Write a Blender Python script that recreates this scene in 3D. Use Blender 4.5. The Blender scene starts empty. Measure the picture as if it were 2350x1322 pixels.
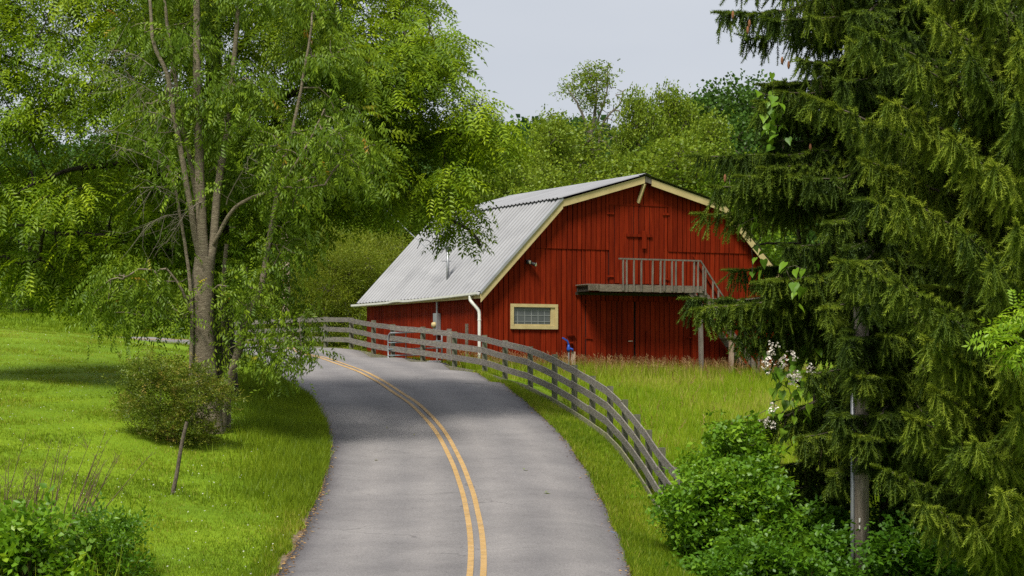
import bpy, math, random
import numpy as np
from mathutils import Vector, Matrix
random.seed(7); RNG = np.random.default_rng(7)
S = bpy.context.scene; COL = S.collection

# ------------------------------------------------------------------ camera, sky, sun, exposure
FPX, CX, HZ = 5300.0, 1175.0, 870.0            # focal length and horizon in photo pixels (2350 x 1322)
cam = bpy.data.objects.new('camera', bpy.data.cameras.new('camera')); COL.objects.link(cam)
cam.data.sensor_width = 36.0; cam.data.lens = 36.0 * FPX / 2350.0
cam.data.shift_y = (HZ - 661.0) / 2350.0; cam.data.clip_end = 6000; cam.data.clip_start = 0.5
cam.location = (0, 0, 0); cam.rotation_euler = (math.radians(90), 0, 0)
S.camera = cam
SUN_EL, SUN_AZ = math.radians(57), math.radians(203)     # azimuth of the sun, clockwise from +Y
w = bpy.data.worlds.new('World'); S.world = w; w.use_nodes = True
nt = w.node_tree; nt.nodes.clear()
sky = nt.nodes.new('ShaderNodeTexSky'); sky.sky_type = 'NISHITA'; sky.sun_disc = False
sky.sun_elevation = SUN_EL; sky.sun_rotation = SUN_AZ
tc = nt.nodes.new('ShaderNodeTexCoord'); mp = nt.nodes.new('ShaderNodeMapping'); mp.inputs['Scale'].default_value = (1, 1, 3.2)
nz = nt.nodes.new('ShaderNodeTexNoise'); nz.inputs['Scale'].default_value = 2.6; nz.inputs['Detail'].default_value = 5; nz.inputs['Roughness'].default_value = .5
rp = nt.nodes.new('ShaderNodeValToRGB')
rp.color_ramp.elements[0].position = .3; rp.color_ramp.elements[0].color = (.60, .632, .705, 1)
rp.color_ramp.elements[1].position = .72; rp.color_ramp.elements[1].color = (.735, .755, .795, 1)
sc10 = nt.nodes.new('ShaderNodeVectorMath'); sc10.operation = 'SCALE'; sc10.inputs['Scale'].default_value = 6.7
mx = nt.nodes.new('ShaderNodeMix'); mx.data_type = 'RGBA'; mx.inputs['Factor'].default_value = .9
bg = nt.nodes.new('ShaderNodeBackground'); bg.inputs['Strength'].default_value = .1
wo = nt.nodes.new('ShaderNodeOutputWorld')
nt.links.new(tc.outputs['Generated'], mp.inputs['Vector']); nt.links.new(mp.outputs[0], nz.inputs['Vector'])
nt.links.new(nz.outputs['Fac'], rp.inputs['Fac']); nt.links.new(rp.outputs['Color'], sc10.inputs[0])
nt.links.new(sky.outputs[0], mx.inputs[6]); nt.links.new(sc10.outputs[0], mx.inputs[7])
nt.links.new(mx.outputs[2], bg.inputs['Color']); nt.links.new(bg.outputs[0], wo.inputs['Surface'])
sl = bpy.data.lights.new('sun', 'SUN'); sl.energy = 4.0; sl.angle = math.radians(15); sl.color = (1.0, .955, .87)
sun = bpy.data.objects.new('sun', sl); COL.objects.link(sun)
sd = Vector((math.sin(SUN_AZ) * math.cos(SUN_EL), math.cos(SUN_AZ) * math.cos(SUN_EL), math.sin(SUN_EL)))
sun.rotation_euler = sd.to_track_quat('Z', 'Y').to_euler(); sun.location = (0, 0, 60)
S.view_settings.view_transform = 'Standard'; S.view_settings.look = 'None'
S.view_settings.exposure = 0.5; S.view_settings.gamma = 1.0; S.view_settings.use_curve_mapping = False
S.render.engine = 'CYCLES'
S.cycles.max_bounces = 6; S.cycles.diffuse_bounces = 3; S.cycles.glossy_bounces = 2; S.cycles.transmission_bounces = 4
S.cycles.transparent_max_bounces = 4; S.cycles.caustics_reflective = False; S.cycles.caustics_refractive = False
S.cycles.use_denoising = False; S.cycles.denoising_input_passes = 'RGB_ALBEDO_NORMAL'

# ------------------------------------------------------------------ helpers
def pix(px, py, Y): return np.array([(px - CX) / FPX * Y, Y, -(py - HZ) / FPX * Y])
def np_mesh(name, V, F, attrs=None, smooth=False):
    """V (n,3); F (m,k) with k = 3 or 4"""
    V = np.asarray(V, np.float32); F = np.asarray(F, np.int32); k = F.shape[1]
    me = bpy.data.meshes.new(name)
    me.vertices.add(len(V)); me.vertices.foreach_set('co', V.ravel())
    me.loops.add(F.size); me.loops.foreach_set('vertex_index', F.ravel())
    me.polygons.add(len(F)); me.polygons.foreach_set('loop_start', np.arange(0, F.size, k, dtype=np.int32))
    me.update(calc_edges=True)
    if smooth: me.polygons.foreach_set('use_smooth', np.ones(len(F), bool))
    for an, av in (attrs or {}).items():
        a = me.attributes.new(an, 'FLOAT', 'POINT'); a.data.foreach_set('value', np.asarray(av, np.float32))
    return me
class MB:
    def __init__(s): s.v = []; s.f = []
    def add(s, vs, fs):
        b = len(s.v); s.v += [tuple(float(c) for c in p) for p in vs]; s.f += [tuple(i + b for i in f) for f in fs]; return s
    def box(s, lo, hi):
        x0, y0, z0 = lo; x1, y1, z1 = hi
        return s.add([(x0,y0,z0),(x1,y0,z0),(x1,y1,z0),(x0,y1,z0),(x0,y0,z1),(x1,y0,z1),(x1,y1,z1),(x0,y1,z1)],
                     [(0,3,2,1),(4,5,6,7),(0,1,5,4),(1,2,6,5),(2,3,7,6),(3,0,4,7)])
    def bar(s, a, b, wd, ht, up=(0, 0, 1)):
        a = Vector(a); b = Vector(b); d = (b - a).normalized(); up = Vector(up)
        sd_ = d.cross(up)
        if sd_.length < 1e-3: sd_ = d.cross(Vector((1, 0, 0)))
        sd_.normalize(); u2 = sd_.cross(d).normalized()
        o = [sd_ * (wd / 2 * i) + u2 * (ht / 2 * j) for i, j in ((-1,-1),(1,-1),(1,1),(-1,1))]
        return s.add([a + q for q in o] + [b + q for q in o], [(3,2,1,0),(4,5,6,7),(0,1,5,4),(1,2,6,5),(2,3,7,6),(3,0,4,7)])
    def tube(s, pts, r, n=8, cap=True):
        V, F = tube_np(pts, r, n); b = len(s.v)
        s.add(V, [tuple(q) for q in F])
        if cap:
            m = len(pts)
            s.f.append(tuple(b + i for i in range(n))[::-1]); s.f.append(tuple(b + (m - 1) * n + i for i in range(n)))
        return s
    def sweep(s, sect, pts, side):
        """section [(a,b)] swept along pts; a along fixed 'side' vector per point, b along up"""
        n = len(sect); b0 = len(s.v)
        for p, sdv in zip(pts, side):
            for a, b in sect: s.v.append(tuple(Vector(p) + Vector(sdv) * a + Vector((0, 0, b))))
        for i in range(len(pts) - 1):
            for j in range(n):
                k = (j + 1) % n
                s.f.append((b0 + i*n + j, b0 + i*n + k, b0 + (i+1)*n + k, b0 + (i+1)*n + j))
        s.f.append(tuple(b0 + j for j in range(n))[::-1]); s.f.append(tuple(b0 + (len(pts)-1)*n + j for j in range(n)))
        return s
    def mesh(s, name, off=(0, 0, 0), smooth=False):
        me = bpy.data.meshes.new(name); o = Vector(off)
        me.from_pydata([tuple(Vector(p) - o) for p in s.v], [], s.f); me.update()
        if smooth: me.polygons.foreach_set('use_smooth', np.ones(len(me.polygons), bool))
        return me
def tube_np(pts, r, n=6):
    P_ = np.asarray(pts, float); m = len(P_); r = np.broadcast_to(np.asarray(r, float), (m,))
    T = np.gradient(P_, axis=0); T /= np.linalg.norm(T, axis=1)[:, None] + 1e-9
    ref = np.array([1.0, 0, 0]) if abs(T[0][0]) < .8 else np.array([0, 1.0, 0])
    A = np.cross(T, ref); A /= np.linalg.norm(A, axis=1)[:, None] + 1e-9; B = np.cross(T, A)
    th = np.arange(n) / n * 2 * np.pi
    V = P_[:, None, :] + r[:, None, None] * (np.cos(th)[None, :, None] * A[:, None, :] + np.sin(th)[None, :, None] * B[:, None, :])
    i = np.arange(m - 1)[:, None]; j = np.arange(n)[None, :]; k = (j + 1) % n
    F = np.stack([i*n + j, i*n + k, (i+1)*n + k, (i+1)*n + j], -1).reshape(-1, 4)
    return V.reshape(-1, 3), F
def link(name, me, mat, parent=None, **props):
    o = bpy.data.objects.new(name, me); COL.objects.link(o)
    if me is not None and mat is not None and len(me.materials) == 0: me.materials.append(mat)
    if parent is not None: o.parent = parent
    for k, v in props.items(): o[k] = v
    return o
def thing(name, label, cat, loc, group=None, rz=0):
    o = bpy.data.objects.new(name, None); COL.objects.link(o); o.location = loc; o.rotation_euler = (0, 0, rz)
    o.empty_display_size = .2; o['label'] = label; o['category'] = cat
    if group: o['group'] = group
    return o
def catmull(P_, n):
    P_ = np.asarray(P_, float); P_ = np.vstack([2*P_[0]-P_[1], P_, 2*P_[-1]-P_[-2]]); out = []
    for i in range(1, len(P_) - 2):
        p0, p1, p2, p3 = P_[i-1:i+3]
        for t in np.arange(n) / n:
            out.append(.5*((2*p1)+(-p0+p2)*t+(2*p0-5*p1+4*p2-p3)*t*t+(-p0+3*p1-3*p2+p3)*t**3))
    out.append(P_[-2]); return np.array(out)
def resample(P_, step=None, n=None):
    d = np.r_[0, np.cumsum(np.linalg.norm(np.diff(P_, axis=0), axis=1))]
    n = n or max(2, int(d[-1] / step) + 1); t = np.linspace(0, d[-1], n)
    return np.stack([np.interp(t, d, P_[:, k]) for k in range(P_.shape[1])], 1)

# ------------------------------------------------------------------ materials
def new_mat(name):
    m = bpy.data.materials.new(name); m.use_nodes = True; n = m.node_tree.nodes; n.clear()
    return m, m.node_tree, n, m.node_tree.links
def ramp(n, stops):
    r = n.new('ShaderNodeValToRGB'); e = r.color_ramp.elements
    while len(e) < len(stops): e.new(.5)
    for x, (p, c) in zip(e, stops): x.position = p; x.color = (*c, 1)
    return r
def surf_mat(name, stops, scale=3, stretch=(1, 1, 1), rough=.8, bump=.3, bscale=40, metal=0, spec=.3, objvar=0, detail=6, coords='Object', bdist=.02, stain=None):
    m, t, n, l = new_mat(name)
    tc = n.new('ShaderNodeTexCoord'); mp = n.new('ShaderNodeMapping'); mp.inputs['Scale'].default_value = stretch
    l.new(tc.outputs[coords], mp.inputs['Vector'])
    oi = n.new('ShaderNodeObjectInfo'); ad = n.new('ShaderNodeVectorMath'); ad.operation = 'ADD'
    ml = n.new('ShaderNodeMath'); ml.operation = 'MULTIPLY'; ml.inputs[1].default_value = 37.0
    l.new(oi.outputs['Random'], ml.inputs[0]); l.new(mp.outputs[0], ad.inputs[0]); l.new(ml.outputs[0], ad.inputs[1])
    nz = n.new('ShaderNodeTexNoise'); nz.inputs['Scale'].default_value = scale; nz.inputs['Detail'].default_value = detail; nz.inputs['Roughness'].default_value = .62
    l.new(ad.outputs[0], nz.inputs['Vector'])
    r = ramp(n, stops); l.new(nz.outputs['Fac'], r.inputs['Fac']); col = r.outputs['Color']
    if stain:
        nz2 = n.new('ShaderNodeTexNoise'); nz2.inputs['Scale'].default_value = stain[0]; nz2.inputs['Detail'].default_value = 8; nz2.inputs['Roughness'].default_value = .7
        l.new(ad.outputs[0], nz2.inputs['Vector'])
        r2 = ramp(n, [(stain[1], (0, 0, 0)), (stain[2], (1, 1, 1))]); l.new(nz2.outputs['Fac'], r2.inputs['Fac'])
        mm = n.new('ShaderNodeMix'); mm.data_type = 'RGBA'; l.new(r2.outputs['Color'], mm.inputs['Factor']); l.new(col, mm.inputs[6]); mm.inputs[7].default_value = (*stain[3], 1); col = mm.outputs[2]
    if objvar:
        hs = n.new('ShaderNodeHueSaturation'); mr = n.new('ShaderNodeMapRange'); mr.inputs[3].default_value = 1 - objvar; mr.inputs[4].default_value = 1 + objvar
        l.new(oi.outputs['Random'], mr.inputs[0]); l.new(mr.outputs[0], hs.inputs['Value']); l.new(col, hs.inputs['Color']); col = hs.outputs['Color']
    b = n.new('ShaderNodeBsdfPrincipled'); b.inputs['Roughness'].default_value = rough; b.inputs['Metallic'].default_value = metal; b.inputs['Specular IOR Level'].default_value = spec
    l.new(col, b.inputs['Base Color'])
    if bump:
        nb = n.new('ShaderNodeTexNoise'); nb.inputs['Scale'].default_value = bscale; nb.inputs['Detail'].default_value = 4; l.new(ad.outputs[0], nb.inputs['Vector'])
        bp = n.new('ShaderNodeBump'); bp.inputs['Strength'].default_value = bump; bp.inputs['Distance'].default_value = bdist
        l.new(nb.outputs['Fac'], bp.inputs['Height']); l.new(bp.outputs[0], b.inputs['Normal'])
    o = n.new('ShaderNodeOutputMaterial'); l.new(b.outputs[0], o.inputs['Surface'])
    return m
def leaf_mat(name, stops, trans=.4, gloss=.05, inst=False):
    """leaf colour from the per-leaf 'tint' attribute, with light passing through the blade"""
    m, t, n, l = new_mat(name)
    a = n.new('ShaderNodeAttribute'); a.attribute_name = 'tint'; a.attribute_type = 'INSTANCER' if inst else 'GEOMETRY'
    r = ramp(n, stops); l.new(a.outputs['Fac'], r.inputs['Fac'])
    d = n.new('ShaderNodeBsdfDiffuse'); tr = n.new('ShaderNodeBsdfTranslucent'); g = n.new('ShaderNodeBsdfGlossy'); g.inputs['Roughness'].default_value = .45
    g.inputs['Color'].default_value = (.8, .85, .8, 1)
    hs = n.new('ShaderNodeHueSaturation'); hs.inputs['Hue'].default_value = .488; hs.inputs['Value'].default_value = 1.25
    l.new(r.outputs['Color'], hs.inputs['Color'])
    l.new(r.outputs['Color'], d.inputs['Color']); l.new(hs.outputs['Color'], tr.inputs['Color'])
    m1 = n.new('ShaderNodeMixShader'); m1.inputs[0].default_value = trans; l.new(d.outputs[0], m1.inputs[1]); l.new(tr.outputs[0], m1.inputs[2])
    m2 = n.new('ShaderNodeMixShader'); m2.inputs[0].default_value = gloss; l.new(m1.outputs[0], m2.inputs[1]); l.new(g.outputs[0], m2.inputs[2])
    o = n.new('ShaderNodeOutputMaterial'); l.new(m2.outputs[0], o.inputs['Surface'])
    return m

M = {}
RED = [(.3, (.115, .0095, .0022)), (.55, (.175, .0155, .0032)), (.8, (.23, .028, .0065))]
M['red'] = surf_mat('red_barn_paint', RED, 2.2, (6, 6, .5), .7, .35, 30, spec=.05, objvar=.2, stain=(3.5, .56, .8, (.085, .014, .006)))
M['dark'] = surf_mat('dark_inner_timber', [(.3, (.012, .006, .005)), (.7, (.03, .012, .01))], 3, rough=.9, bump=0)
M['cream'] = surf_mat('cream_trim_paint', [(.3, (.40, .31, .14)), (.7, (.51, .41, .20))], 3, (1, 1, 1), .6, .2, 25, stain=(4, .62, .75, (.34, .26, .14)))
M['metal_roof'] = surf_mat('galvanised_roof', [(.3, (.235, .238, .25)), (.5, (.285, .288, .30)), (.75, (.33, .333, .345))], 1.3, (.25, .25, 1), .5, .05, 8, .1, .4, objvar=.06, stain=(1.1, .66, .8, (.20, .15, .12)))
_t = M['metal_roof'].node_tree; _b = next(q for q in _t.nodes if q.type == 'BSDF_PRINCIPLED'); _src = _b.inputs['Base Color'].links[0].from_socket      # shade between the ribs, painted as a darker tone on the flats
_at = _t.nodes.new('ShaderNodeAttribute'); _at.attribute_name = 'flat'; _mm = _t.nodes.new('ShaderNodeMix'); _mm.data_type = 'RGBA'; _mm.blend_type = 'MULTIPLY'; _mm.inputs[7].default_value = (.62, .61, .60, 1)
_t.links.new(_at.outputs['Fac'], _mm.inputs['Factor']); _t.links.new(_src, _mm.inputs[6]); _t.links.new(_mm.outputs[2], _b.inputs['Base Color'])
M['white_metal'] = surf_mat('white_painted_metal', [(.3, (.55, .55, .50)), (.7, (.68, .68, .62))], 3, rough=.45, bump=.05)
M['grey_metal'] = surf_mat('grey_metal', [(.3, (.25, .26, .27)), (.7, (.38, .39, .41))], 5, rough=.45, metal=.5, bump=.05)
M['teal_metal'] = surf_mat('teal_grey_gate_metal', [(.3, (.14, .2, .21)), (.7, (.28, .33, .34))], 5, rough=.5, metal=.3, bump=.05)
M['black'] = surf_mat('black_plastic', [(.3, (.012, .012, .013)), (.7, (.03, .03, .03))], 5, rough=.5, bump=0)
M['lens'] = surf_mat('lamp_lens', [(.3, (.6, .55, .4)), (.7, (.7, .65, .5))], 5, rough=.2, bump=0)
M['blue'] = surf_mat('blue_enamel', [(.3, (.01, .05, .28)), (.7, (.02, .08, .38))], 5, rough=.4, bump=0)
M['glass'] = surf_mat('dusty_window_glass', [(.3, (.055, .06, .062)), (.7, (.09, .095, .095))], 2, rough=.25, bump=.05, bscale=4, spec=.6)
M['mullion'] = surf_mat('grey_mullion', [(.3, (.2, .21, .2)), (.7, (.3, .31, .3))], 5, rough=.6, bump=0)
M['old_wood'] = surf_mat('weathered_grey_timber', [(.25, (.07, .058, .047)), (.5, (.145, .124, .10)), (.75, (.23, .20, .165))], 3, (7, 7, .8), .85, .6, 30, objvar=.15)
M['tan_wood'] = surf_mat('tan_timber_post', [(.25, (.20, .13, .085)), (.5, (.32, .23, .16)), (.75, (.40, .31, .23))], 3, (7, 7, .6), .85, .6, 30, objvar=.1)
M['deck_wood'] = surf_mat('weathered_landing_timber', [(.25, (.08, .06, .045)), (.5, (.15, .12, .09)), (.75, (.24, .20, .15))], 3, (1.5, 6, 8), .85, .6, 30)
M['rail_wood'] = surf_mat('lichened_grey_rail', [(.25, (.075, .065, .056)), (.5, (.165, .147, .13)), (.78, (.29, .265, .24))], 5, (1, 1, 5), .9, .7, 30, objvar=.14, stain=(5.5, .56, .66, (.27, .27, .11)))
M['rail_mossy'] = surf_mat('moss_flecked_bottom_rail', [(.25, (.085, .078, .056)), (.5, (.17, .155, .11)), (.78, (.28, .26, .18))], 5, (1, 1, 4), .9, .7, 30, objvar=.12, stain=(6, .50, .64, (.20, .22, .07)))
M['post_wood'] = surf_mat('greenish_fence_post', [(.25, (.07, .075, .045)), (.5, (.13, .13, .085)), (.78, (.22, .2, .15))], 4, (5, 5, .8), .9, .6, 30, objvar=.12)
M['pole_wood'] = surf_mat('utility_pole_wood', [(.25, (.15, .12, .09)), (.5, (.29, .24, .19)), (.78, (.42, .36, .29))], 3, (8, 8, .5), .85, .6, 30, stain=(2.5, .62, .75, (.05, .04, .03)))
M['pink_wood'] = surf_mat('bleached_pole_wood', [(.25, (.30, .21, .155)), (.5, (.42, .31, .24)), (.78, (.52, .40, .32))], 3, (8, 8, .5), .85, .5, 30)
M['bark_grey'] = surf_mat('lichened_grey_bark', [(.25, (.095, .075, .048)), (.5, (.20, .165, .11)), (.75, (.34, .295, .205))], 5, (1.5, 1.5, 6), .9, .9, 18, bdist=.05, stain=(3, .6, .72, (.14, .17, .07)))
M['bark_dark'] = surf_mat('dark_bark', [(.25, (.016, .013, .01)), (.5, (.035, .028, .02)), (.78, (.07, .06, .042))], 4, (4, 4, 1), .9, .9, 16, bdist=.05)
M['bark_mid'] = surf_mat('brown_bark', [(.25, (.06, .046, .032)), (.5, (.12, .096, .07)), (.78, (.2, .165, .125))], 4, (4, 4, 1), .9, .8, 16, bdist=.05)
M['twig'] = surf_mat('bleached_twig', [(.3, (.16, .125, .085)), (.7, (.32, .27, .20))], 6, rough=.9, bump=0)
M['bare'] = surf_mat('pale_bare_branch', [(.3, (.13, .11, .08)), (.7, (.25, .22, .17))], 3, rough=.9, bump=0)
M['cone'] = surf_mat('spruce_cone', [(.3, (.13, .05, .022)), (.7, (.27, .12, .05))], 30, rough=.8, bump=.6, bscale=60)
M['catalpa'] = leaf_mat('catalpa_leaf', [(0, (.07, .155, .010)), (.5, (.115, .225, .013)), (1, (.18, .31, .018))], .35, .02)
M['petal'] = leaf_mat('catalpa_flower', [(0, (.68, .60, .55)), (1, (.8, .76, .68))], .2, .02)
M['walnut'] = leaf_mat('walnut_leaf', [(0, (.055, .11, .005)), (.4, (.13, .215, .008)), (.8, (.26, .36, .011)), (1, (.34, .42, .015))], .33, .015)
M['cherry'] = leaf_mat('cherry_leaf', [(0, (.05, .10, .007)), (.5, (.115, .19, .011)), (.95, (.22, .31, .016)), (.975, (.34, .26, .02)), (1, (.34, .15, .02))], .32, .015)
M['spruce'] = leaf_mat('spruce_needles', [(0, (.032, .060, .009)), (.35, (.068, .112, .012)), (.7, (.14, .20, .016)), (1, (.26, .32, .028))], .28, .012, True)
M['hang_twig'] = surf_mat('bare_hanging_twig', [(.3, (.12, .085, .05)), (.7, (.24, .19, .12))], 6, rough=.9, bump=0)
M['wood_a'] = leaf_mat('yellow_green_leaf', [(0, (.085, .145, .010)), (.5, (.155, .225, .014)), (1, (.24, .31, .022))], .35, .015)
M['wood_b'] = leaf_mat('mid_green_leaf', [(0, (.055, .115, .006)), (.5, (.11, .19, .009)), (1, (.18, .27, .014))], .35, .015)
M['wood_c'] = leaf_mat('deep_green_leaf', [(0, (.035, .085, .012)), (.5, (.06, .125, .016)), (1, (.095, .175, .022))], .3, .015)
M['wood_d'] = leaf_mat('haze_tinted_far_leaf', [(0, (.035, .085, .022)), (.5, (.055, .12, .028)), (1, (.09, .165, .034))], .25, .01)  # blue of distant haze mixed into the leaf colour
M['bamboo'] = leaf_mat('feathery_shrub_leaf', [(0, (.10, .145, .010)), (.5, (.165, .215, .014)), (1, (.25, .28, .022))], .35, .015)
M['azalea'] = leaf_mat('bronze_shrub_leaf', [(0, (.06, .10, .009)), (.5, (.13, .18, .014)), (.8, (.21, .22, .026)), (1, (.40, .28, .07))], .32, .02)
M['bush'] = leaf_mat('fresh_bush_leaf', [(0, (.045, .125, .007)), (.5, (.09, .205, .009)), (.9, (.16, .30, .012)), (1, (.30, .43, .02))], .38, .025)
M['lawn_blade'] = leaf_mat('lawn_blade', [(0, (.08, .14, .006)), (.5, (.155, .23, .010)), (.9, (.245, .31, .015)), (1, (.36, .31, .07))], .3, .01)
M['meadow_blade'] = leaf_mat('meadow_blade', [(0, (.11, .20, .006)), (.5, (.20, .29, .010)), (.9, (.29, .34, .022)), (1, (.40, .33, .10))], .3, .01)
M['seed'] = leaf_mat('grass_seed_head', [(0, (.19, .085, .035)), (.6, (.29, .16, .065)), (1, (.40, .28, .12))], .3, .02)
M['clover'] = leaf_mat('white_clover_flower', [(0, (.6, .6, .45)), (1, (.75, .75, .65))], .2, .02)
M['litter'] = leaf_mat('dry_leaf_litter', [(0, (.11, .06, .02)), (.6, (.30, .17, .06)), (1, (.48, .32, .12))], .2, .02)
M['fallen'] = leaf_mat('fallen_green_leaf', [(0, (.14, .24, .02)), (1, (.30, .30, .03))], .2, .04)
M['stalk'] = surf_mat('dry_weed_stalk', [(.3, (.07, .045, .025)), (.7, (.17, .12, .07))], 8, rough=.9, bump=0)

# ------------------------------------------------------------------ terrain heights
_py = np.array([-40, -5, 10, 20, 30, 38, 48, 59, 69.5, 77, 85, 92, 100, 112, 140])
_pz = np.array([-1.2, -1.7, -2.7, -3.3, -3.45, -3.24, -2.62, -1.44, -.27, .35, .93, 1.33, 1.68, 2.1, 3.0])
_yy = np.linspace(-40, 140, 1801); _zz = np.interp(_yy, _py, _pz)
_k = np.exp(-.5 * (np.arange(-40, 41) / 16.0) ** 2); _k /= _k.sum()
_zs = np.convolve(np.pad(_zz, 40, mode='edge'), _k, 'valid')
def P(y): return np.interp(y, _yy, _zs)
def hit(px, py):
    yy = np.linspace(30, 112, 6001); g = -(py - HZ) / FPX * yy - P(yy)
    i = np.where(g[:-1] * g[1:] <= 0)[0][0]; return np.array([(px - CX) / FPX * yy[i], yy[i]])
Lpx = [(640,1322),(700,1210),(742,1110),(757,1040),(742,970),(703,920),(652,885)]
Cpx = [(1095,1322),(1088,1200),(1062,1100),(1014,1000),(962,940),(905,899),(848,865),(790,841),(722,818)]
Rpx = [(1455,1322),(1412,1200),(1350,1080),(1290,1000),(1202,915),(1132,868),(1000,824),(850,803),(715,797)]
LE = np.vstack([[(-3.6,-8),(-3.6,14),(-3.7,28)], [hit(*p) for p in Lpx], [(-7.7,74.5),(-8.7,79.5),(-10.1,85.2),(-12.0,90.4),(-14.8,94.2),(-18.8,96.8),(-24,99),(-36,102)]])
CE = np.vstack([[(-.7,-8),(-.7,14),(-.65,28)], [hit(*p) for p in Cpx], [(-9.6,91.0),(-12.6,95.2),(-16.5,98.2),(-24,101.5),(-36,104.6)]])
RE = np.vstack([[(2.2,-8),(2.1,14),(2.05,28)], [hit(*p) for p in Rpx], [(-10.6,95.2),(-14.2,98.9),(-18.5,101.5),(-24.5,104),(-36,107.2)]])
LE, CE, RE = (resample(catmull(q, 12), n=260) for q in (LE, CE, RE))
# fence post tops, read off the photograph: pixel x, pixel y of the top, distance
POSTS = [(530,738,101.5),(585,734,99.5),(638,731,97.2),(690,728,95),(744,727,92.5),(802,728,90),(853,738,87.5),(897,744,85.2),(966,751,82.3),(1039,760,79.3),(1108,769,76.4),
         (1154,781,73.3),(1212,794,69.7),(1267,816,66.8),(1312,839,64.3),(1353,862,61.8),(1393,887,59.3),(1427,919,56.8),(1455,951,54.3),(1482,986,51.8),(1511,1028,49.2),(1546,1070,46.6),(1590,1118,44.0)]
POSTW = np.array([pix(*p) for p in POSTS])
TH = math.radians(25.9); UC, US = math.cos(TH), math.sin(TH)
BX, BY = (1107 - CX) / FPX * 81.0, 81.0                     # near corner of the barn
BW, BL = 12.7, 10.6
def bw(u, v): return BX + u * UC - v * US, BY + u * US + v * UC
ctl = []
for E_ in (LE, CE, RE):
    for q in E_[::9]: ctl.append((q[0], q[1], P(q[1]) + (.0 if E_ is LE else .06 if E_ is CE else .13) * float(np.clip((q[1] - 93) / 5, 0, 1)) * (q[0] < -8)))
for q in POSTW: ctl.append((q[0], q[1], q[2] - 1.40))
for u, v, z in ((-.4,-.5,.22),(3,-.6,.12),(6.3,-.6,.02),(9.5,-.6,-.05),(13,-.8,-.15),(-.6,5,.42),(-.6,10.8,.8),(6,12,.7),(14,5,-.1),(14,12,.3)):
    ctl.append((*bw(u, v), z))
for p in ((1500,1010,63.5),(1600,930,73),(1470,890,78.5),(1700,905,77),(1560,1080,57),(0,1322,35.5),(300,1322,36.5),(560,1322,37.5),(0,1100,45),(300,1150,44.5),(560,1150,47),
          (0,950,56),(300,1000,54),(500,1000,56),(630,985,58.5),(0,850,67),(300,848,70),(560,893,65),(0,790,77),(300,800,80),(0,757,86),(290,778,89.5),(340,786,90),(425,808,88.5),(-300,757,86),(-300,950,56),(-300,1322,36),
          (100,722,128),(450,745,118),(-300,715,128)):
    ctl.append(tuple(pix(*p)))
ctl += [(8,60,-2.3),(8,50,-3.3),(8,42,-4.5),(6.6,43.7,-4.25),(6.4,40.5,-4.3),(7,46,-4.1),(13,48,-4.1),(15,70,-1.7),(5,41,-4.0),(4.4,37,-4.0),(5.5,28,-4),(13,28,-4.4),(13,10,-4),(6,5,-2.6),(-9,20,-3.2),(-9,5,-2.2),(-20,20,-3),
        (-35,60,0),(-35,90,2.1),(-36,40,-1.8),(25,60,-2.6),(25,90,-.6),(25,40,-4.3),(4,104,1.0),(-6,108,1.7),(16,112,.8),(26,120,1.2),(-34,125,3.6),(-10,128,3.0),(10,132,2.4)]
ctl = np.array(ctl)
def _U(r2): return np.where(r2 > 1e-9, .5 * r2 * np.log(np.maximum(r2, 1e-9)), 0)
_n = len(ctl); _D = ((ctl[:, None, :2] - ctl[None, :, :2]) ** 2).sum(-1)
_A = np.zeros((_n + 3, _n + 3)); _A[:_n, :_n] = _U(_D) + np.eye(_n) * .6
_A[:_n, _n] = 1; _A[:_n, _n+1:] = ctl[:, :2]; _A[_n, :_n] = 1; _A[_n+1:, :_n] = ctl[:, :2].T
_W = np.linalg.solve(_A, np.r_[ctl[:, 2], 0, 0, 0])
def sstep(a, b, x): t = np.clip((x - a) / (b - a), 0, 1); return t * t * (3 - 2 * t)
def Z0(x, y):
    x = np.asarray(x, float); y = np.asarray(y, float); sh = np.broadcast(x, y).shape
    x = np.broadcast_to(x, sh).ravel(); y = np.broadcast_to(y, sh).ravel()
    xc = np.clip(x, -38, 28); yc = np.clip(y, -6, 130)
    out = np.empty(len(xc))
    for s in range(0, len(xc), 20000):
        r2 = (xc[s:s+20000, None] - ctl[None, :, 0]) ** 2 + (yc[s:s+20000, None] - ctl[None, :, 1]) ** 2
        out[s:s+20000] = _U(r2) @ _W[:_n] + _W[_n] + _W[_n+1] * xc[s:s+20000] + _W[_n+2] * yc[s:s+20000]
    hill = 26 * sstep(180, 420, y) + 5 * np.sin(x * .013 + 1.0) * sstep(200, 400, y) + 6 * sstep(150, 300, np.abs(x)) 
    t = sstep(125, 170, y)
    return ((1 - t) * out + t * 2.6 + hill).reshape(sh)
def poly_dist(x, y, E_):
    """distance to the polyline, in metres"""
    p = np.stack([x, y], 1); best = np.full(len(p), 1e9); A = E_[:-1]; D = E_[1:] - A; L2 = (D ** 2).sum(1)
    for s in range(0, len(p), 4000):
        q = p[s:s+4000, None, :] - A[None]; t = np.clip((q * D[None]).sum(-1) / L2, 0, 1)
        best[s:s+4000] = np.sqrt(((q - t[..., None] * D[None]) ** 2).sum(-1).min(1))
    return best
def in_poly(x, y, poly):
    ins = np.zeros(len(x), bool); n = len(poly); j = n - 1
    for i in range(n):
        xi, yi = poly[i]; xj, yj = poly[j]
        if yi != yj:
            c = ((yi > y) != (yj > y)) & (x < (xj - xi) * (y - yi) / (yj - yi) + xi); ins ^= c
        j = i
    return ins
ROADPOLY = np.vstack([LE[::3], RE[::-3]])
def road_sd(x, y):
    d = np.minimum(poly_dist(x, y, LE[::2]), poly_dist(x, y, RE[::2])); ins = in_poly(x, y, ROADPOLY)
    return np.where(ins, -d, d)
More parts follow.
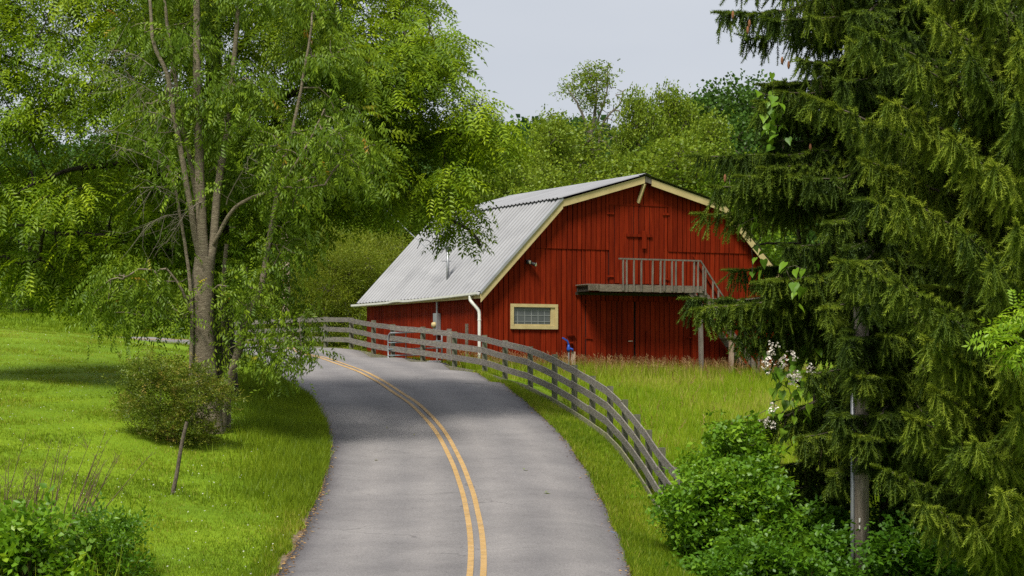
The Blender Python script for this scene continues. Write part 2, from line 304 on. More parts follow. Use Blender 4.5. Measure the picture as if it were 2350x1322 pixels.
FPOLY = np.vstack([POSTW[:, :2], [(5.6, 34), (6.5, 20)]])

# ------------------------------------------------------------------ ground sheet
def grid_axis(lo, hi, step, a, b):
    c = list(np.arange(a, b + 1e-6, step)); s = step; x = b
    while x < hi: s *= 1.22; x += s; c.append(x)
    s = step; x = a
    while x > lo: s *= 1.22; x -= s; c.insert(0, x)
    return np.array(c)
gx = grid_axis(-1500, 1500, .45, -27, 20); gy = grid_axis(-120, 2600, .5, 24, 112)
GX, GY = np.meshgrid(gx, gy); fx, fy = GX.ravel(), GY.ravel()
gz = Z0(fx, fy)
near = (fx > -45) & (fx < 25) & (fy > -15) & (fy < 125)
sd_ = np.full(len(fx), 99.0); sd_[near] = road_sd(fx[near], fy[near])
gz = gz + .035 * sstep(.25, .8, sd_) - .07 * (1 - sstep(.0, .5, sd_))
lump = .03 * np.sin(fx * 1.7 + np.sin(fy * 1.1) * 1.3) * np.sin(fy * 1.3 + np.sin(fx * .9)) * sstep(.6, 2.5, sd_); gz += lump
nx_, ny_ = len(gx), len(gy); i = np.arange(ny_ - 1)[:, None]; j = np.arange(nx_ - 1)[None, :]
GF = np.stack([i*nx_ + j, i*nx_ + j + 1, (i+1)*nx_ + j + 1, (i+1)*nx_ + j], -1).reshape(-1, 4)
m, t, n, l = new_mat('mown_grass')
tcn = n.new('ShaderNodeTexCoord')
n1 = n.new('ShaderNodeTexNoise'); n1.inputs['Scale'].default_value = .35; n1.inputs['Detail'].default_value = 4
n2 = n.new('ShaderNodeTexNoise'); n2.inputs['Scale'].default_value = 9; n2.inputs['Detail'].default_value = 6; n2.inputs['Roughness'].default_value = .75
for q in (n1, n2): l.new(tcn.outputs['Object'], q.inputs['Vector'])
mxn = n.new('ShaderNodeMix'); mxn.inputs['Factor'].default_value = .55; l.new(n1.outputs['Fac'], mxn.inputs[2]); l.new(n2.outputs['Fac'], mxn.inputs[3])
r = ramp(n, [(.3, (.07, .135, .006)), (.5, (.13, .215, .009)), (.68, (.20, .285, .012))]); l.new(mxn.outputs[0], r.inputs['Fac'])
b = n.new('ShaderNodeBsdfPrincipled'); b.inputs['Roughness'].default_value = .9; b.inputs['Specular IOR Level'].default_value = .1; l.new(r.outputs['Color'], b.inputs['Base Color'])
n3 = n.new('ShaderNodeTexNoise'); n3.inputs['Scale'].default_value = 22; n3.inputs['Detail'].default_value = 3; l.new(tcn.outputs['Object'], n3.inputs['Vector'])
bp = n.new('ShaderNodeBump'); bp.inputs['Strength'].default_value = .8; bp.inputs['Distance'].default_value = .05; l.new(n3.outputs['Fac'], bp.inputs['Height']); l.new(bp.outputs[0], b.inputs['Normal'])
o_ = n.new('ShaderNodeOutputMaterial'); l.new(b.outputs[0], o_.inputs['Surface']); M['ground'] = m
link('ground', np_mesh('ground', np.stack([fx, fy, gz], 1), GF, smooth=True), M['ground'], kind='structure')
def G(x, y):
    """ground height as the mesh has it (away from the road)"""
    x = np.atleast_1d(np.asarray(x, float)); y = np.atleast_1d(np.asarray(y, float))
    return Z0(x, y) + .03

# ------------------------------------------------------------------ road
NC = 17; rv = []; rt = []; ru = []
wob = lambda s, k: .03 * math.sin(s * .9 + k) + .02 * math.sin(s * 2.3 + 2 * k) + .012 * math.sin(s * 5.1 + k) + random.uniform(-.012, .012)
LE2 = resample(LE, n=640); RE2 = resample(RE, n=640); CE2 = resample(CE, n=640)
for a_i in range(640):
    a_, c_, b_ = LE2[a_i], CE2[a_i], RE2[a_i]; dv = (b_ - a_) / np.linalg.norm(b_ - a_)
    a_ = a_ + dv * wob(a_i * .17, 0); b_ = b_ + dv * wob(a_i * .17, 3)
    for k in range(NC):
        tt = k / (NC - 1); q = a_ * (1 - tt) + b_ * tt
        rv.append((q[0], q[1])); rt.append(tt); ru.append(a_i * .17)
rv = np.array(rv); rz_ = Z0(rv[:, 0], rv[:, 1]); rt = np.array(rt)
rz_ += .035 * (1 - (2 * rt - 1) ** 2)
RV = np.c_[rv, rz_ + .01]; i = np.arange(639)[:, None]; j = np.arange(NC - 1)[None, :]
RF = np.stack([i*NC + j, i*NC + j + 1, (i+1)*NC + j + 1, (i+1)*NC + j], -1).reshape(-1, 4)
sk = len(RV); skirt = []; SK = []
for side in (0, NC - 1):
    base = len(RV) + len(SK)
    for a_i in range(640): q = RV[a_i * NC + side]; SK.append((q[0], q[1], q[2] - .12))
    for a_i in range(639):
        f4 = (a_i*NC + side, (a_i+1)*NC + side, base + a_i + 1, base + a_i); skirt.append(f4 if side else f4[::-1])
RVall = np.vstack([RV, np.array(SK)]); RFall = np.vstack([RF, np.array(skirt)])
m, t, n, l = new_mat('worn_asphalt')
tcn = n.new('ShaderNodeTexCoord'); at = n.new('ShaderNodeAttribute'); at.attribute_name = 'across'
n1 = n.new('ShaderNodeTexNoise'); n1.inputs['Scale'].default_value = .45; n1.inputs['Detail'].default_value = 5
n2 = n.new('ShaderNodeTexNoise'); n2.inputs['Scale'].default_value = 26; n2.inputs['Detail'].default_value = 5; n2.inputs['Roughness'].default_value = .8
n4 = n.new('ShaderNodeTexNoise'); n4.inputs['Scale'].default_value = 7; n4.inputs['Detail'].default_value = 6
for q in (n1, n2, n4): l.new(tcn.outputs['Object'], q.inputs['Vector'])
r1 = ramp(n, [(.3, (.150, .142, .143)), (.7, (.205, .194, .192))]); l.new(n1.outputs['Fac'], r1.inputs['Fac'])
r2 = ramp(n, [(.3, (.62, .62, .62)), (.5, (1, 1, 1)), (.7, (1.38, 1.37, 1.36))]); l.new(n2.outputs['Fac'], r2.inputs['Fac'])
# wheel tracks worn pale, tarry edges
rt_ = ramp(n, [(0, (.42, .41, .42)), (.025, (.66, .65, .67)), (.09, (.92, .92, .92)), (.18, (1.10, 1.09, 1.07)), (.3, (.90, .90, .90)), (.4, (1.08, 1.07, 1.05)), (.5, (.82, .82, .82)), (.62, (1.08, 1.07, 1.05)),
               (.73, (.90, .90, .90)), (.84, (1.08, 1.07, 1.05)), (.93, (.85, .85, .85)), (.97, (.66, .65, .67)), (1, (.42, .41, .42))])
ed = n.new('ShaderNodeMath'); ed.operation = 'MULTIPLY_ADD'; l.new(n4.outputs['Fac'], ed.inputs[0]); ed.inputs[1].default_value = .05; ed2 = n.new('ShaderNodeMath'); ed2.operation = 'ADD'; ed2.inputs[1].default_value = -.025
l.new(at.outputs['Fac'], ed2.inputs[0]); l.new(ed2.outputs[0], ed.inputs[2]); l.new(ed.outputs[0], rt_.inputs['Fac'])
ma = n.new('ShaderNodeMix'); ma.data_type = 'RGBA'; ma.blend_type = 'MULTIPLY'; ma.inputs['Factor'].default_value = 1; l.new(r1.outputs[0], ma.inputs[6]); l.new(r2.outputs[0], ma.inputs[7])
mb = n.new('ShaderNodeMix'); mb.data_type = 'RGBA'; mb.blend_type = 'MULTIPLY'; mb.inputs['Factor'].default_value = 1; l.new(ma.outputs[2], mb.inputs[6]); l.new(rt_.outputs[0], mb.inputs[7])
vo = n.new('ShaderNodeTexVoronoi'); vo.feature = 'DISTANCE_TO_EDGE'; vo.inputs['Scale'].default_value = .42
wn = n.new('ShaderNodeTexNoise'); wn.inputs['Scale'].default_value = 1.3; wn.inputs['Detail'].default_value = 5; l.new(tcn.outputs['Object'], wn.inputs['Vector'])
wa = n.new('ShaderNodeVectorMath'); wa.operation = 'MULTIPLY_ADD'; wa.inputs[1].default_value = (1.2, 1.2, 0); l.new(wn.outputs['Color'], wa.inputs[0]); l.new(tcn.outputs['Object'], wa.inputs[2]); l.new(wa.outputs[0], vo.inputs['Vector'])
cr = ramp(n, [(0, (1, 1, 1)), (.004, (.75, .75, .75)), (.012, (0, 0, 0))]); l.new(vo.outputs['Distance'], cr.inputs['Fac'])
cm = n.new('ShaderNodeMath'); cm.operation = 'MULTIPLY'; ck = ramp(n, [(.5, (0, 0, 0)), (.62, (.55, .55, .55))]); l.new(n1.outputs['Fac'], ck.inputs['Fac']); l.new(cr.outputs[0], cm.inputs[0]); l.new(ck.outputs[0], cm.inputs[1])
sp = n.new('ShaderNodeTexNoise'); sp.inputs['Scale'].default_value = 1.6; sp.inputs['Detail'].default_value = 7; sp.inputs['Roughness'].default_value = .7; l.new(tcn.outputs['Object'], sp.inputs['Vector'])
sr = ramp(n, [(.30, (.88, .87, .87)), (.48, (1, 1, 1)), (.7, (1.06, 1.055, 1.05))]); l.new(sp.outputs['Fac'], sr.inputs['Fac'])
mc0 = n.new('ShaderNodeMix'); mc0.data_type = 'RGBA'; mc0.blend_type = 'MULTIPLY'; mc0.inputs['Factor'].default_value = 1; l.new(mb.outputs[2], mc0.inputs[6]); l.new(sr.outputs[0], mc0.inputs[7])
mc = n.new('ShaderNodeMix'); mc.data_type = 'RGBA'; l.new(cm.outputs[0], mc.inputs['Factor']); l.new(mc0.outputs[2], mc.inputs[6]); mc.inputs[7].default_value = (.045, .042, .042, 1)
b = n.new('ShaderNodeBsdfPrincipled'); b.inputs['Roughness'].default_value = .8; b.inputs['Specular IOR Level'].default_value = .3; l.new(mc.outputs[2], b.inputs['Base Color'])
bp = n.new('ShaderNodeBump'); bp.inputs['Strength'].default_value = .5; bp.inputs['Distance'].default_value = .01; l.new(n2.outputs['Fac'], bp.inputs['Height']); l.new(bp.outputs[0], b.inputs['Normal'])
o_ = n.new('ShaderNodeOutputMaterial'); l.new(b.outputs[0], o_.inputs['Surface']); M['asphalt'] = m
across = np.r_[rt, np.zeros(640), np.ones(640)]
road = link('road', np_mesh('road', RVall, RFall, {'across': across}, smooth=True), M['asphalt'], kind='structure')
M['yellow'] = surf_mat('faded_yellow_paint', [(.3, (.30, .185, .065)), (.5, (.39, .245, .09)), (.75, (.46, .30, .13))], 3, rough=.75, bump=.4, bscale=60, stain=(9, .54, .7, (.22, .18, .15)))
def road_z(x, y):
    """height of the asphalt at points near the road"""
    d = ((rv[None, :, :] - np.stack([x, y], 1)[:, None, :]) ** 2).sum(-1); k = np.argsort(d, 1)[:, :3]
    wv = 1 / (np.take_along_axis(d, k, 1) + 1e-4); return (RV[:, 2][k] * wv).sum(1) / wv.sum(1)
CR = resample(CE, n=1100); TG = np.gradient(CR, axis=0); TG /= np.linalg.norm(TG, axis=1)[:, None]; NR = np.stack([TG[:, 1], -TG[:, 0]], 1)
for off in (-.17, .05):
    ww = .105
    ea = CR + NR * (off + .006 * np.sin(np.arange(1100) * .9))[:, None] if False else CR + NR * off
    eb = CR + NR * (off + ww)
    za = road_z(ea[:, 0], ea[:, 1]) + .006; zb = road_z(eb[:, 0], eb[:, 1]) + .006
    kk = np.exp(-.5 * (np.arange(-9, 10) / 4.0) ** 2); kk /= kk.sum()
    za, zb = (np.convolve(np.pad(q, 9, mode='edge'), kk, 'valid') + .004 for q in (za, zb))
    V = np.vstack([np.c_[ea, za], np.c_[eb, zb]]); q = np.arange(1099)
    link('yellow_line', np_mesh('yellow_line', V, np.stack([q, q + 1, q + 1101, q + 1100][::-1], 1)), M['yellow'], road)
# blue utility paint mark at the right edge
M['blue_mark'] = surf_mat('faded_blue_marking_paint', [(.3, (.05, .12, .32)), (.7, (.14, .19, .32))], 12, rough=.8, bump=0, stain=(9, .5, .6, (.17, .16, .17)))
pm = np.array([hit(1398, 1214), hit(1415, 1216), hit(1419, 1224), hit(1404, 1220)]); zq = road_z(pm[:, 0], pm[:, 1]) + .012
link('paint_mark', np_mesh('paint_mark', np.c_[pm, zq], [(3, 2, 1, 0)]), M['blue_mark'], road)
#BARN
# ------------------------------------------------------------------ barn (local axes: x along the gable, y to the back, z up)
def wall(px, py, v=0.0):
    a = (px - CX) / FPX; u = (a * (BY + v * UC) - BX + v * US) / (UC - a * US)
    return u, -(py - HZ) / FPX * (BY + u * US + v * UC)
barn = thing('barn', 'red board barn with gambrel tin roof, cream trim and loft landing', 'barn', (BX, BY, 0), rz=TH)
HALF = BW / 2; OV = .32
ZE, ZB, ZA = 3.02, 6.42, 7.36                       # eave, break and ridge heights of the roof surface
UE, UB = -.24, 3.0
PROF = [(UE, ZE), (UB, ZB), (HALF, ZA), (BW - UB, ZB), (BW - UE, ZE)]
def roof_z(u): return np.interp(u, [p[0] for p in PROF], [p[1] for p in PROF])
def bpart(name, mb, mat, parent=None, smooth=False, **kw): return link(name, mb.mesh(name, smooth=smooth), M[mat] if isinstance(mat, str) else mat, parent or barn, **kw)
# inner shell, dark, seen only through the gaps between boards
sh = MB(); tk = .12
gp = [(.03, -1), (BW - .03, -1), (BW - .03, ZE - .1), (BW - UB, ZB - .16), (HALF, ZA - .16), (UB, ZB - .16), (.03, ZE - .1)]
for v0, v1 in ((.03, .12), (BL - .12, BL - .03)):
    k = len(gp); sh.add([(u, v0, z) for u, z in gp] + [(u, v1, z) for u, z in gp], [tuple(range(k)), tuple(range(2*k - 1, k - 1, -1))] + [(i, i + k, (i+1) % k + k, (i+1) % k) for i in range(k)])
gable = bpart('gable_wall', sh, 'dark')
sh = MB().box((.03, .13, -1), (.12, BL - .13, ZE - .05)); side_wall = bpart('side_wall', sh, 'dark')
sh = MB().box((BW - .12, .13, -1), (BW - .03, BL - .13, ZE - .05)); far_wall = bpart('far_side_wall', sh, 'red')
# openings on the gable (u0, u1, z0, z1)
wu0, wz1 = wall(1170, 697); wu1, wz0 = wall(1278, 756)
lu0, lz1 = wall(1396, 471); lu1, lz0 = wall(1531, 653); lum = wall(1465, 560)[0]
du0, dz1 = wall(1343, 690); du1, _ = wall(1583, 690); dum = wall(1455, 800)[0]
zj = wall(1300, 569)[1]
holes = [(wu0 + .05, wu1 - .05, wz0 + .05, wz1 - .05), (lu0, lu1, lz0, lz1), (du0, du1, -1.2, dz1)]
def board(u0, u1, z0, z1a, z1b, v0, v1, parent, mat='red', name='board'):
    mb = MB().add([(u0,v0,z0),(u1,v0,z0),(u1,v1,z0),(u0,v1,z0),(u0,v0,z1a),(u1,v0,z1b),(u1,v1,z1b),(u0,v1,z1a)],
                  [(0,3,2,1),(4,5,6,7),(0,1,5,4),(1,2,6,5),(2,3,7,6),(3,0,4,7)])
    return bpart(name, mb, mat, parent)
def strip(u0, u1, z0, ztop, v_front, parent, ovl=0):
    """a run of vertical boards between u0 and u1"""
    u = u0
    while u < u1 - .02:
        wd = random.uniform(.185, .225)
        if u1 - (u + wd) < .1: wd = u1 - u
        g = random.choice([.018, .024, .03, .038]); j = random.uniform(-.009, .009)
        a, b = u + g / 2, min(u + wd, u1) - g / 2
        board(a, b, z0 + random.uniform(-.012, .012), ztop(a), ztop(b), v_front + j, v_front + j + .028, parent)
        u += wd
rz_in = lambda u: float(roof_z(u)) - .17
u = 0.0; STOPS = sorted([lu0, lu1, du0, du1, BW])
while u < BW - .02:
    wd = random.uniform(.185, .225)
    for q in STOPS:
        if q > u + .01 and q - (u + wd) < .1: wd = min(wd, q - u) if q - u < wd else q - u; break
    g = random.choice([.018, .024, .03, .038]); uc = u + wd / 2; j = random.uniform(-.008, .008)
    cuts = [(-1.0, zj), (zj, 99)]
    for h0, h1, hz0, hz1 in holes:
        if h0 < uc < h1:
            nc = []
            for a, b in cuts:
                if hz0 > a: nc.append((a, min(b, hz0)))
                if hz1 < b: nc.append((max(a, hz1), b))
            cuts = [c for c in nc if c[1] - c[0] > .06]
    for a, b in cuts:
        ua, ub = u + g / 2, u + wd - g / 2; ta, tb = min(b, rz_in(ua)), min(b, rz_in(ub))
        if min(ta, tb) < a + .03: continue
        up = a >= zj - .01; vf = -.028 - (.03 if up else 0) + j
        board(ua, ub, a - (.035 if up and a <= zj + .01 else 0), ta, tb, vf, vf + .03, gable)
    u += wd
# side wall boards
v = 0.0
while v < BL - .02:
    wd = random.uniform(.17, .22)
    if BL - (v + wd) < .1: wd = BL - v
    g = random.choice([.016, .022, .032]); j = random.uniform(-.008, .008)
    bpart('board', MB().box((-.03 + j, v + g / 2, -.9), (.0 + j, v + wd - g / 2, ZE - .02)), 'red', side_wall); v += wd
bpart('corner_board', MB().box((-.062, -.064, -.9), (-.034, .05, ZE - .06)), 'red', gable)
# loft double door
def leaf_door(name, a, b, z0, z1, vf):
    d = bpart(name, MB().box((a + .01, vf + .03, z0 + .01), (b - .01, vf + .055, z1 - .01)), 'dark'); strip(a + .008, b - .008, z0, lambda q: z1, vf, d); return d
ld1 = leaf_door('loft_door', lu0, lum, lz0, lz1, -.052); ld2 = leaf_door('loft_door', lum, lu1, lz0, lz1, -.048)
fr = MB().box((lu0 - .03, -.066, lz1 + .012), (lu1 + .02, -.03, lz1 + .045)); bpart('door_head', fr, 'red', gable)
c0, cz = wall(1435, 540); c1, _ = wall(1494, 541)
bpart('cross_bar', MB().box((c0, -.10, cz - .05), (c1, -.055, cz + .05)), 'red', ld1)
e0, ez1 = wall(1470, 530); e1, ez0 = wall(1480, 571)
bpart('door_bar', MB().box((e0, -.125, ez0), (e1, -.101, ez1)), 'red', ld2)
for px, py in ((1397, 634), (1525, 640), (1397, 490), (1525, 492)):
    hu, hz = wall(px, py); bpart('hinge', MB().box((hu - .12, -.092, hz - .03), (hu + .16, -.07, hz + .03)), 'red', ld1 if px < 1450 else ld2)
# ground floor double door
gd1 = leaf_door('barn_door', du0, dum - .02, -.9, dz1, -.050); gd2 = leaf_door('barn_door', dum + .02, du1, -.9, dz1, -.046)
hu, hz = wall(1443, 783); bpart('hasp', MB().box((hu - .06, -.08, hz - .018), (hu + .12, -.058, hz + .018)), M['pink_wood'], gd1)
hu, hz = wall(1482, 760); h2 = wall(1482, 840)[1]; bpart('door_batten', MB().box((hu - .035, -.09, h2), (hu + .035, -.066, hz)), 'red', gd2)
for px, py in ((1347, 776), (1347, 700), (1580, 775)):
    hu, hz = wall(px, py); bpart('hinge', MB().box((hu - .1, -.088, hz - .025), (hu + .18, -.068, hz + .025)), 'red', gd1 if px < 1450 else gd2)
hu, _ = wall(1590, 700); bpart('pilaster', MB().box((hu - .07, -.10, -.9), (hu + .10, -.06, dz1 + .1)), 'red', gable)
# window
win = bpart('window', MB().box((wu0 + .06, .0, wz0 + .06), (wu1 - .06, .02, wz1 - .06)), 'dark')
fw = .115
for lo, hi, nm in (((wu0, wz1 - fw), (wu1, wz1), 'frame'), ((wu0, wz0), (wu1, wz0 + fw), 'sill'), ((wu0, wz0 + fw + .002), (wu0 + fw, wz1 - fw - .002), 'frame'), ((wu1 - fw, wz0 + fw + .002), (wu1, wz1 - fw - .002), 'frame')):
    bpart(nm, MB().box((lo[0], -.095, lo[1]), (hi[0], -.002, hi[1])), 'cream', win)
i0, i1, k0, k1 = wu0 + fw, wu1 - fw, wz0 + fw, wz1 - fw
bpart('inner_frame', MB().box((i1 - .16, -.06, k0 + .003), (i1 - .003, -.004, k1 - .003)).box((i0 + .003, -.06, k0 + .003), (i1 - .163, -.004, k0 + .06)), 'cream', win)
n_c, n_r = 6, 4; gx0, gx1, gz0_, gz1_ = i0 + .004, i1 - .165, k0 + .063, k1 - .006
colx = [gx0 + (gx1 - gx0) * q for q in (0, .12, .31, .49, .67, .84, 1)]; rowz = [gz0_ + (gz1_ - gz0_) * q for q in (0, .16, .52, .84, 1)]
for ci in range(6):
    for ri in range(4):
        tilt = random.uniform(-.003, .003)
        bpart('pane', MB().box((colx[ci] + .005, -.022 + tilt, rowz[ri] + .005), (colx[ci+1] - .005, -.016 + tilt, rowz[ri+1] - .005)), 'glass', win)
for cxx in colx[1:-1]: bpart('muntin', MB().box((cxx - .008, -.03, gz0_), (cxx + .008, -.012, gz1_)), 'mullion', win)
for rzz in rowz[1:-1]: bpart('muntin', MB().box((gx0, -.034, rzz - .008), (gx1, -.0305, rzz + .008)), 'mullion', win)
# trim boards along the gable edge
def rake(ua, za, ub, zb, name='bargeboard', vf=-OV - .03, drop=.24, mat='cream', lift=-.03, th=.035):
    mb = MB().add([(ua, vf, za + lift), (ub, vf, zb + lift), (ub, vf, zb + lift - drop), (ua, vf, za + lift - drop), (ua, vf + th, za + lift), (ub, vf + th, zb + lift), (ub, vf + th, zb + lift - drop), (ua, vf + th, za + lift - drop)],
                  [(0, 3, 2, 1)[::-1], (4, 7, 6, 5)[::-1], (0, 1, 5, 4)[::-1], (1, 2, 6, 5)[::-1], (2, 3, 7, 6)[::-1], (3, 0, 4, 7)[::-1]])
    return bpart(name, mb, mat)
rake(UE + .02, ZE + .02, UB, ZB, drop=.33, vf=-OV - .031); rake(UB, ZB - .02, HALF - .02, ZA, drop=.25)
rake(HALF + .26, ZA - .09, BW - UB, ZB, drop=.25); rake(BW - UB, ZB, BW - UE - .02, ZE, drop=.33, vf=-OV - .031)
rake(HALF - .015, ZA, HALF + .255, ZA - .075, name='broken_ridge_end', drop=.2, mat='old_wood', vf=-OV - .025)
bu, bz = wall(1480, 425); b2u, b2z = wall(1470, 462)
bpart('ridge_brace', MB().bar((HALF - .02, -OV + .01, ZA - .30), (HALF - .15, -.07, ZA - .98), .07, .11), 'cream')
# rafters and purlins under the overhang
for uu in (.9, 1.9, 4.2, 5.3, BW - 5.3, BW - 4.2, BW - 1.9, BW - .9):
    zc = float(roof_z(uu)); bpart('purlin', MB().box((uu - .045, -OV, zc - .16), (uu + .045, -.06, zc - .07)), 'old_wood')
# corrugated sheets
sw = (BL + 2 * OV + .08) / 12
def sheet(pa, pb, v0, v1, lift, parent=None):
    """ribbed sheet from line pa=(u,z) up to pb between v0 and v1"""
    du, dz = pb[0] - pa[0], pb[1] - pa[1]; ln = math.hypot(du, dz); nu, nz_ = -dz / ln, du / ln
    if nz_ < 0: nu, nz_ = -nu, -nz_
    pts = []; rib = sw / 3; q = v0
    while q < v1 - .01:
        for f_, h in ((0, 0), (.44, 0), (.52, .04), (.84, .04), (.92, 0)):
            if q + f_ * rib < v1: pts.append((q + f_ * rib, h))
        q += rib
    pts.append((v1, 0)); V = []; F = []; k = len(pts)
    nseg = 3; wv_ = [random.uniform(-.002, .002) for _ in range(nseg + 1)]
    for s in range(nseg + 1):
        t_ = s / nseg
        for vv, h in pts: V.append((pa[0] + du * t_ + nu * (lift + h + wv_[s]), vv, pa[1] + dz * t_ + nz_ * (lift + h + wv_[s])))
    for s in range(nseg):
        for a in range(k - 1): F.append((s*k + a, s*k + a + 1, (s+1)*k + a + 1, (s+1)*k + a) if du < 0 else (s*k + a, (s+1)*k + a, (s+1)*k + a + 1, s*k + a + 1))
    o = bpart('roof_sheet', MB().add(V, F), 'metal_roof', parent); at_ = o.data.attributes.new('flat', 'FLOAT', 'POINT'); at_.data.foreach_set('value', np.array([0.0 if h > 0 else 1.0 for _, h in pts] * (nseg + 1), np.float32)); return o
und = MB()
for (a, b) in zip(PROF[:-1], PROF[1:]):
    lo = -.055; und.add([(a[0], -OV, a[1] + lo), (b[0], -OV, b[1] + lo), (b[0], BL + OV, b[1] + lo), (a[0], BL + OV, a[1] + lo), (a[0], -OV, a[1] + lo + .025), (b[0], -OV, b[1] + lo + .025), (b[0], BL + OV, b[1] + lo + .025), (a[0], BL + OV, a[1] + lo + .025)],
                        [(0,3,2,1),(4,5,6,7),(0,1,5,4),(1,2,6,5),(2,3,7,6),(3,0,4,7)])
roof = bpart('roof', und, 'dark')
nsh = 12
ext = lambda a, b, e: (a[0] - (b[0] - a[0]) * e, a[1] - (b[1] - a[1]) * e)
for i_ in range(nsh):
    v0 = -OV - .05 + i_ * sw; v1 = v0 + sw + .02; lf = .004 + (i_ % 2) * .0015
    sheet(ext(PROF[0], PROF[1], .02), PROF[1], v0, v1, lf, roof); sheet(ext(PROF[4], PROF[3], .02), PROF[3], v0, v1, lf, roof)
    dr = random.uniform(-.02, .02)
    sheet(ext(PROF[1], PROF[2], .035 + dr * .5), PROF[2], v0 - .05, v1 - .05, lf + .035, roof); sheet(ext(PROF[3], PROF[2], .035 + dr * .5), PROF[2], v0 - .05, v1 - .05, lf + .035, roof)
bpart('ridge_cap', MB().add([(HALF - .24, -OV - .09, ZA + .005), (HALF, -OV - .09, ZA + .085), (HALF + .24, -OV - .09, ZA + .005), (HALF - .24, BL + OV + .05, ZA + .005), (HALF, BL + OV + .05, ZA + .085), (HALF + .24, BL + OV + .05, ZA + .005)],
      [(0, 1, 4, 3), (1, 2, 5, 4)]), 'metal_roof', roof)
# metal verge trim on the near edge of the lower slope
def verge(a, b):
    bpart('verge_trim', MB().add([(a[0] - .03, -OV - .075, a[1] + .05), (b[0] - .03, -OV - .075, b[1] + .05), (b[0] - .03, -OV + .16, b[1] + .05), (a[0] - .03, -OV + .16, a[1] + .05), (a[0], -OV - .076, a[1] - .05), (b[0], -OV - .076, b[1] - .05)],
          [(0, 1, 2, 3), (0, 4, 5, 1)]), 'metal_roof', roof)
verge(PROF[0], PROF[1])
# gutter and downspout
sect = [(-.07, .0), (-.065, -.07), (-.02, -.10), (.03, -.10), (.05, -.07), (.05, 0), (.04, 0), (.04, -.065), (.02, -.088), (-.015, -.088), (-.054, -.062), (-.06, 0)]
gp_ = [(UE - .08, -OV - .04 + q * (BL + 2 * OV + .5), ZE + .015 - .10 * q - .035 * math.sin(q * 3.1) + (.05 * math.exp(-((q - .62) / .04) ** 2))) for q in np.linspace(0, 1, 26)]
bpart('gutter', MB().sweep(sect, gp_, [(1, 0, 0)] * 26), 'white_metal')
bpart('fascia', MB().box((UE + .0, -OV - .03, ZE - .20), (UE + .03, BL + OV, ZE - .03)), 'cream')
dsp = [(UE - .09, .30, ZE - .1), (UE - .09, .29, ZE - .24), (UE - .05, .22, ZE - .34), (-.14, .06, ZE - .58), (-.11, .02, ZE - .72), (-.11, .01, ZE - 1.0), (-.11, .01, ZE - 2.0), (-.11, .01, .15)]
ds = bpart('downspout', MB().tube(catmull(dsp, 4), .062, 8), 'white_metal', smooth=True)
for zz in (ZE - .95, .85): bpart('pipe_strap', MB().tube([(-.11, .01, zz - .02), (-.11, .01, zz + .02)], .07, 8), 'white_metal', ds)
# loft landing with railing and stair
lv = -1.05
p0u, p0z = wall(1350, 654, lv); p1u, p1z = wall(1612, 668, lv)
zl = wall(1480, 655, lv)[1]
land = bpart('landing', MB().box((p0u + .05, lv + .05, zl - .06), (p1u, -.06, zl - .02)), 'deck_wood')
for q in range(6):
    a = lv + .002 + q * .165; bpart('plank', MB().box((p0u - random.uniform(0, .04), a, zl - .018), (p1u + .02, a + .15, zl + .018)), 'deck_wood', land)
bpart('rim_beam', MB().box((p0u + .42, lv - .045, zl - .24), (p1u + .02, lv, zl - .015)), 'deck_wood', land)
bpart('rim_beam', MB().box((p0u, lv - .06, zl - .22), (p0u + .418, lv + .02, zl + .0)), M['bark_mid'], land)
for uu in np.linspace(p0u + .08, p1u - .1, 5): bpart('joist', MB().box((uu - .03, lv + .03, zl - .24), (uu + .03, -.07, zl - .065)), M['bark_dark'], land)
bpart('ledger', MB().box((p0u, -.105, zl - .34), (p1u, -.062, zl - .245)), M['bark_dark'], land)
hr = zl + .88; vr = lv - .075
r0u = wall(1423, 593, vr)[0]; r1u = wall(1606, 597, vr)[0]; hr = wall(1515, 596, vr)[1]
bpart('handrail', MB().bar((r0u - .05, vr, hr), (r1u + .03, vr, hr - .005), .05, .055), M['old_wood'], land)
for px in (1430, 1438, 1455, 1472, 1498, 1516, 1525, 1542, 1551, 1567, 1593, 1602):
    uu = wall(px, 630, vr)[0]; q = random.uniform(-.012, .012)
    bpart('baluster', MB().bar((uu, vr, hr - .026), (uu + q, vr + .005, zl - .23 + random.uniform(-.03, .03)), .055, .04, (0, 1, 0)), M['old_wood'], land)
# stair going down to the right
s1u, s1z = wall(1760, 738, vr); s1z = hr - 2.2; 
stu, stz = wall(1612, 668, vr); run = 2.75; drop_ = zl + .35
st = bpart('stair_stringer', MB().bar((p1u - .02, lv + .02, zl - .16), (p1u + run, lv + .02, -.2), .05, .24), 'deck_wood', land)
bpart('stair_stringer', MB().bar((p1u - .02, -.25, zl - .16), (p1u + run, -.25, -.2), .05, .24), 'deck_wood', land)
for q in range(1, 12):
    tt = q / 12; bpart('stair_tread', MB().box((p1u + run * tt - .14, lv + .05, zl - .05 - drop_ * tt), (p1u + run * tt + .13, -.28, zl - .01 - drop_ * tt)), 'deck_wood', land)
sl_ = drop_ / run
bpart('handrail', MB().bar((r1u + .03, vr, hr - .01), (r1u + .03 + run, vr, hr - .01 - drop_), .05, .055), M['old_wood'], land)
bpart('wall_handrail', MB().bar((wall(1588, 588)[0], -.10, wall(1588, 588)[1]), (wall(1588, 588)[0] + run + .6, -.10, wall(1588, 588)[1] - (run + .6) * sl_), .04, .06), 'red', land)
for du_ in (.14, .24, .55, .78, 1.1, 1.35, 1.7, 2.1, 2.5):
    uu = r1u + du_; zt = hr - .03 - (du_ - .03) * sl_
    bpart('baluster', MB().bar((uu, vr, zt), (uu, vr + .005, zt - .92), .055, .04, (0, 1, 0)), M['old_wood'], land)
pu, pz = wall(1608, 700, lv); gz1 = -.5
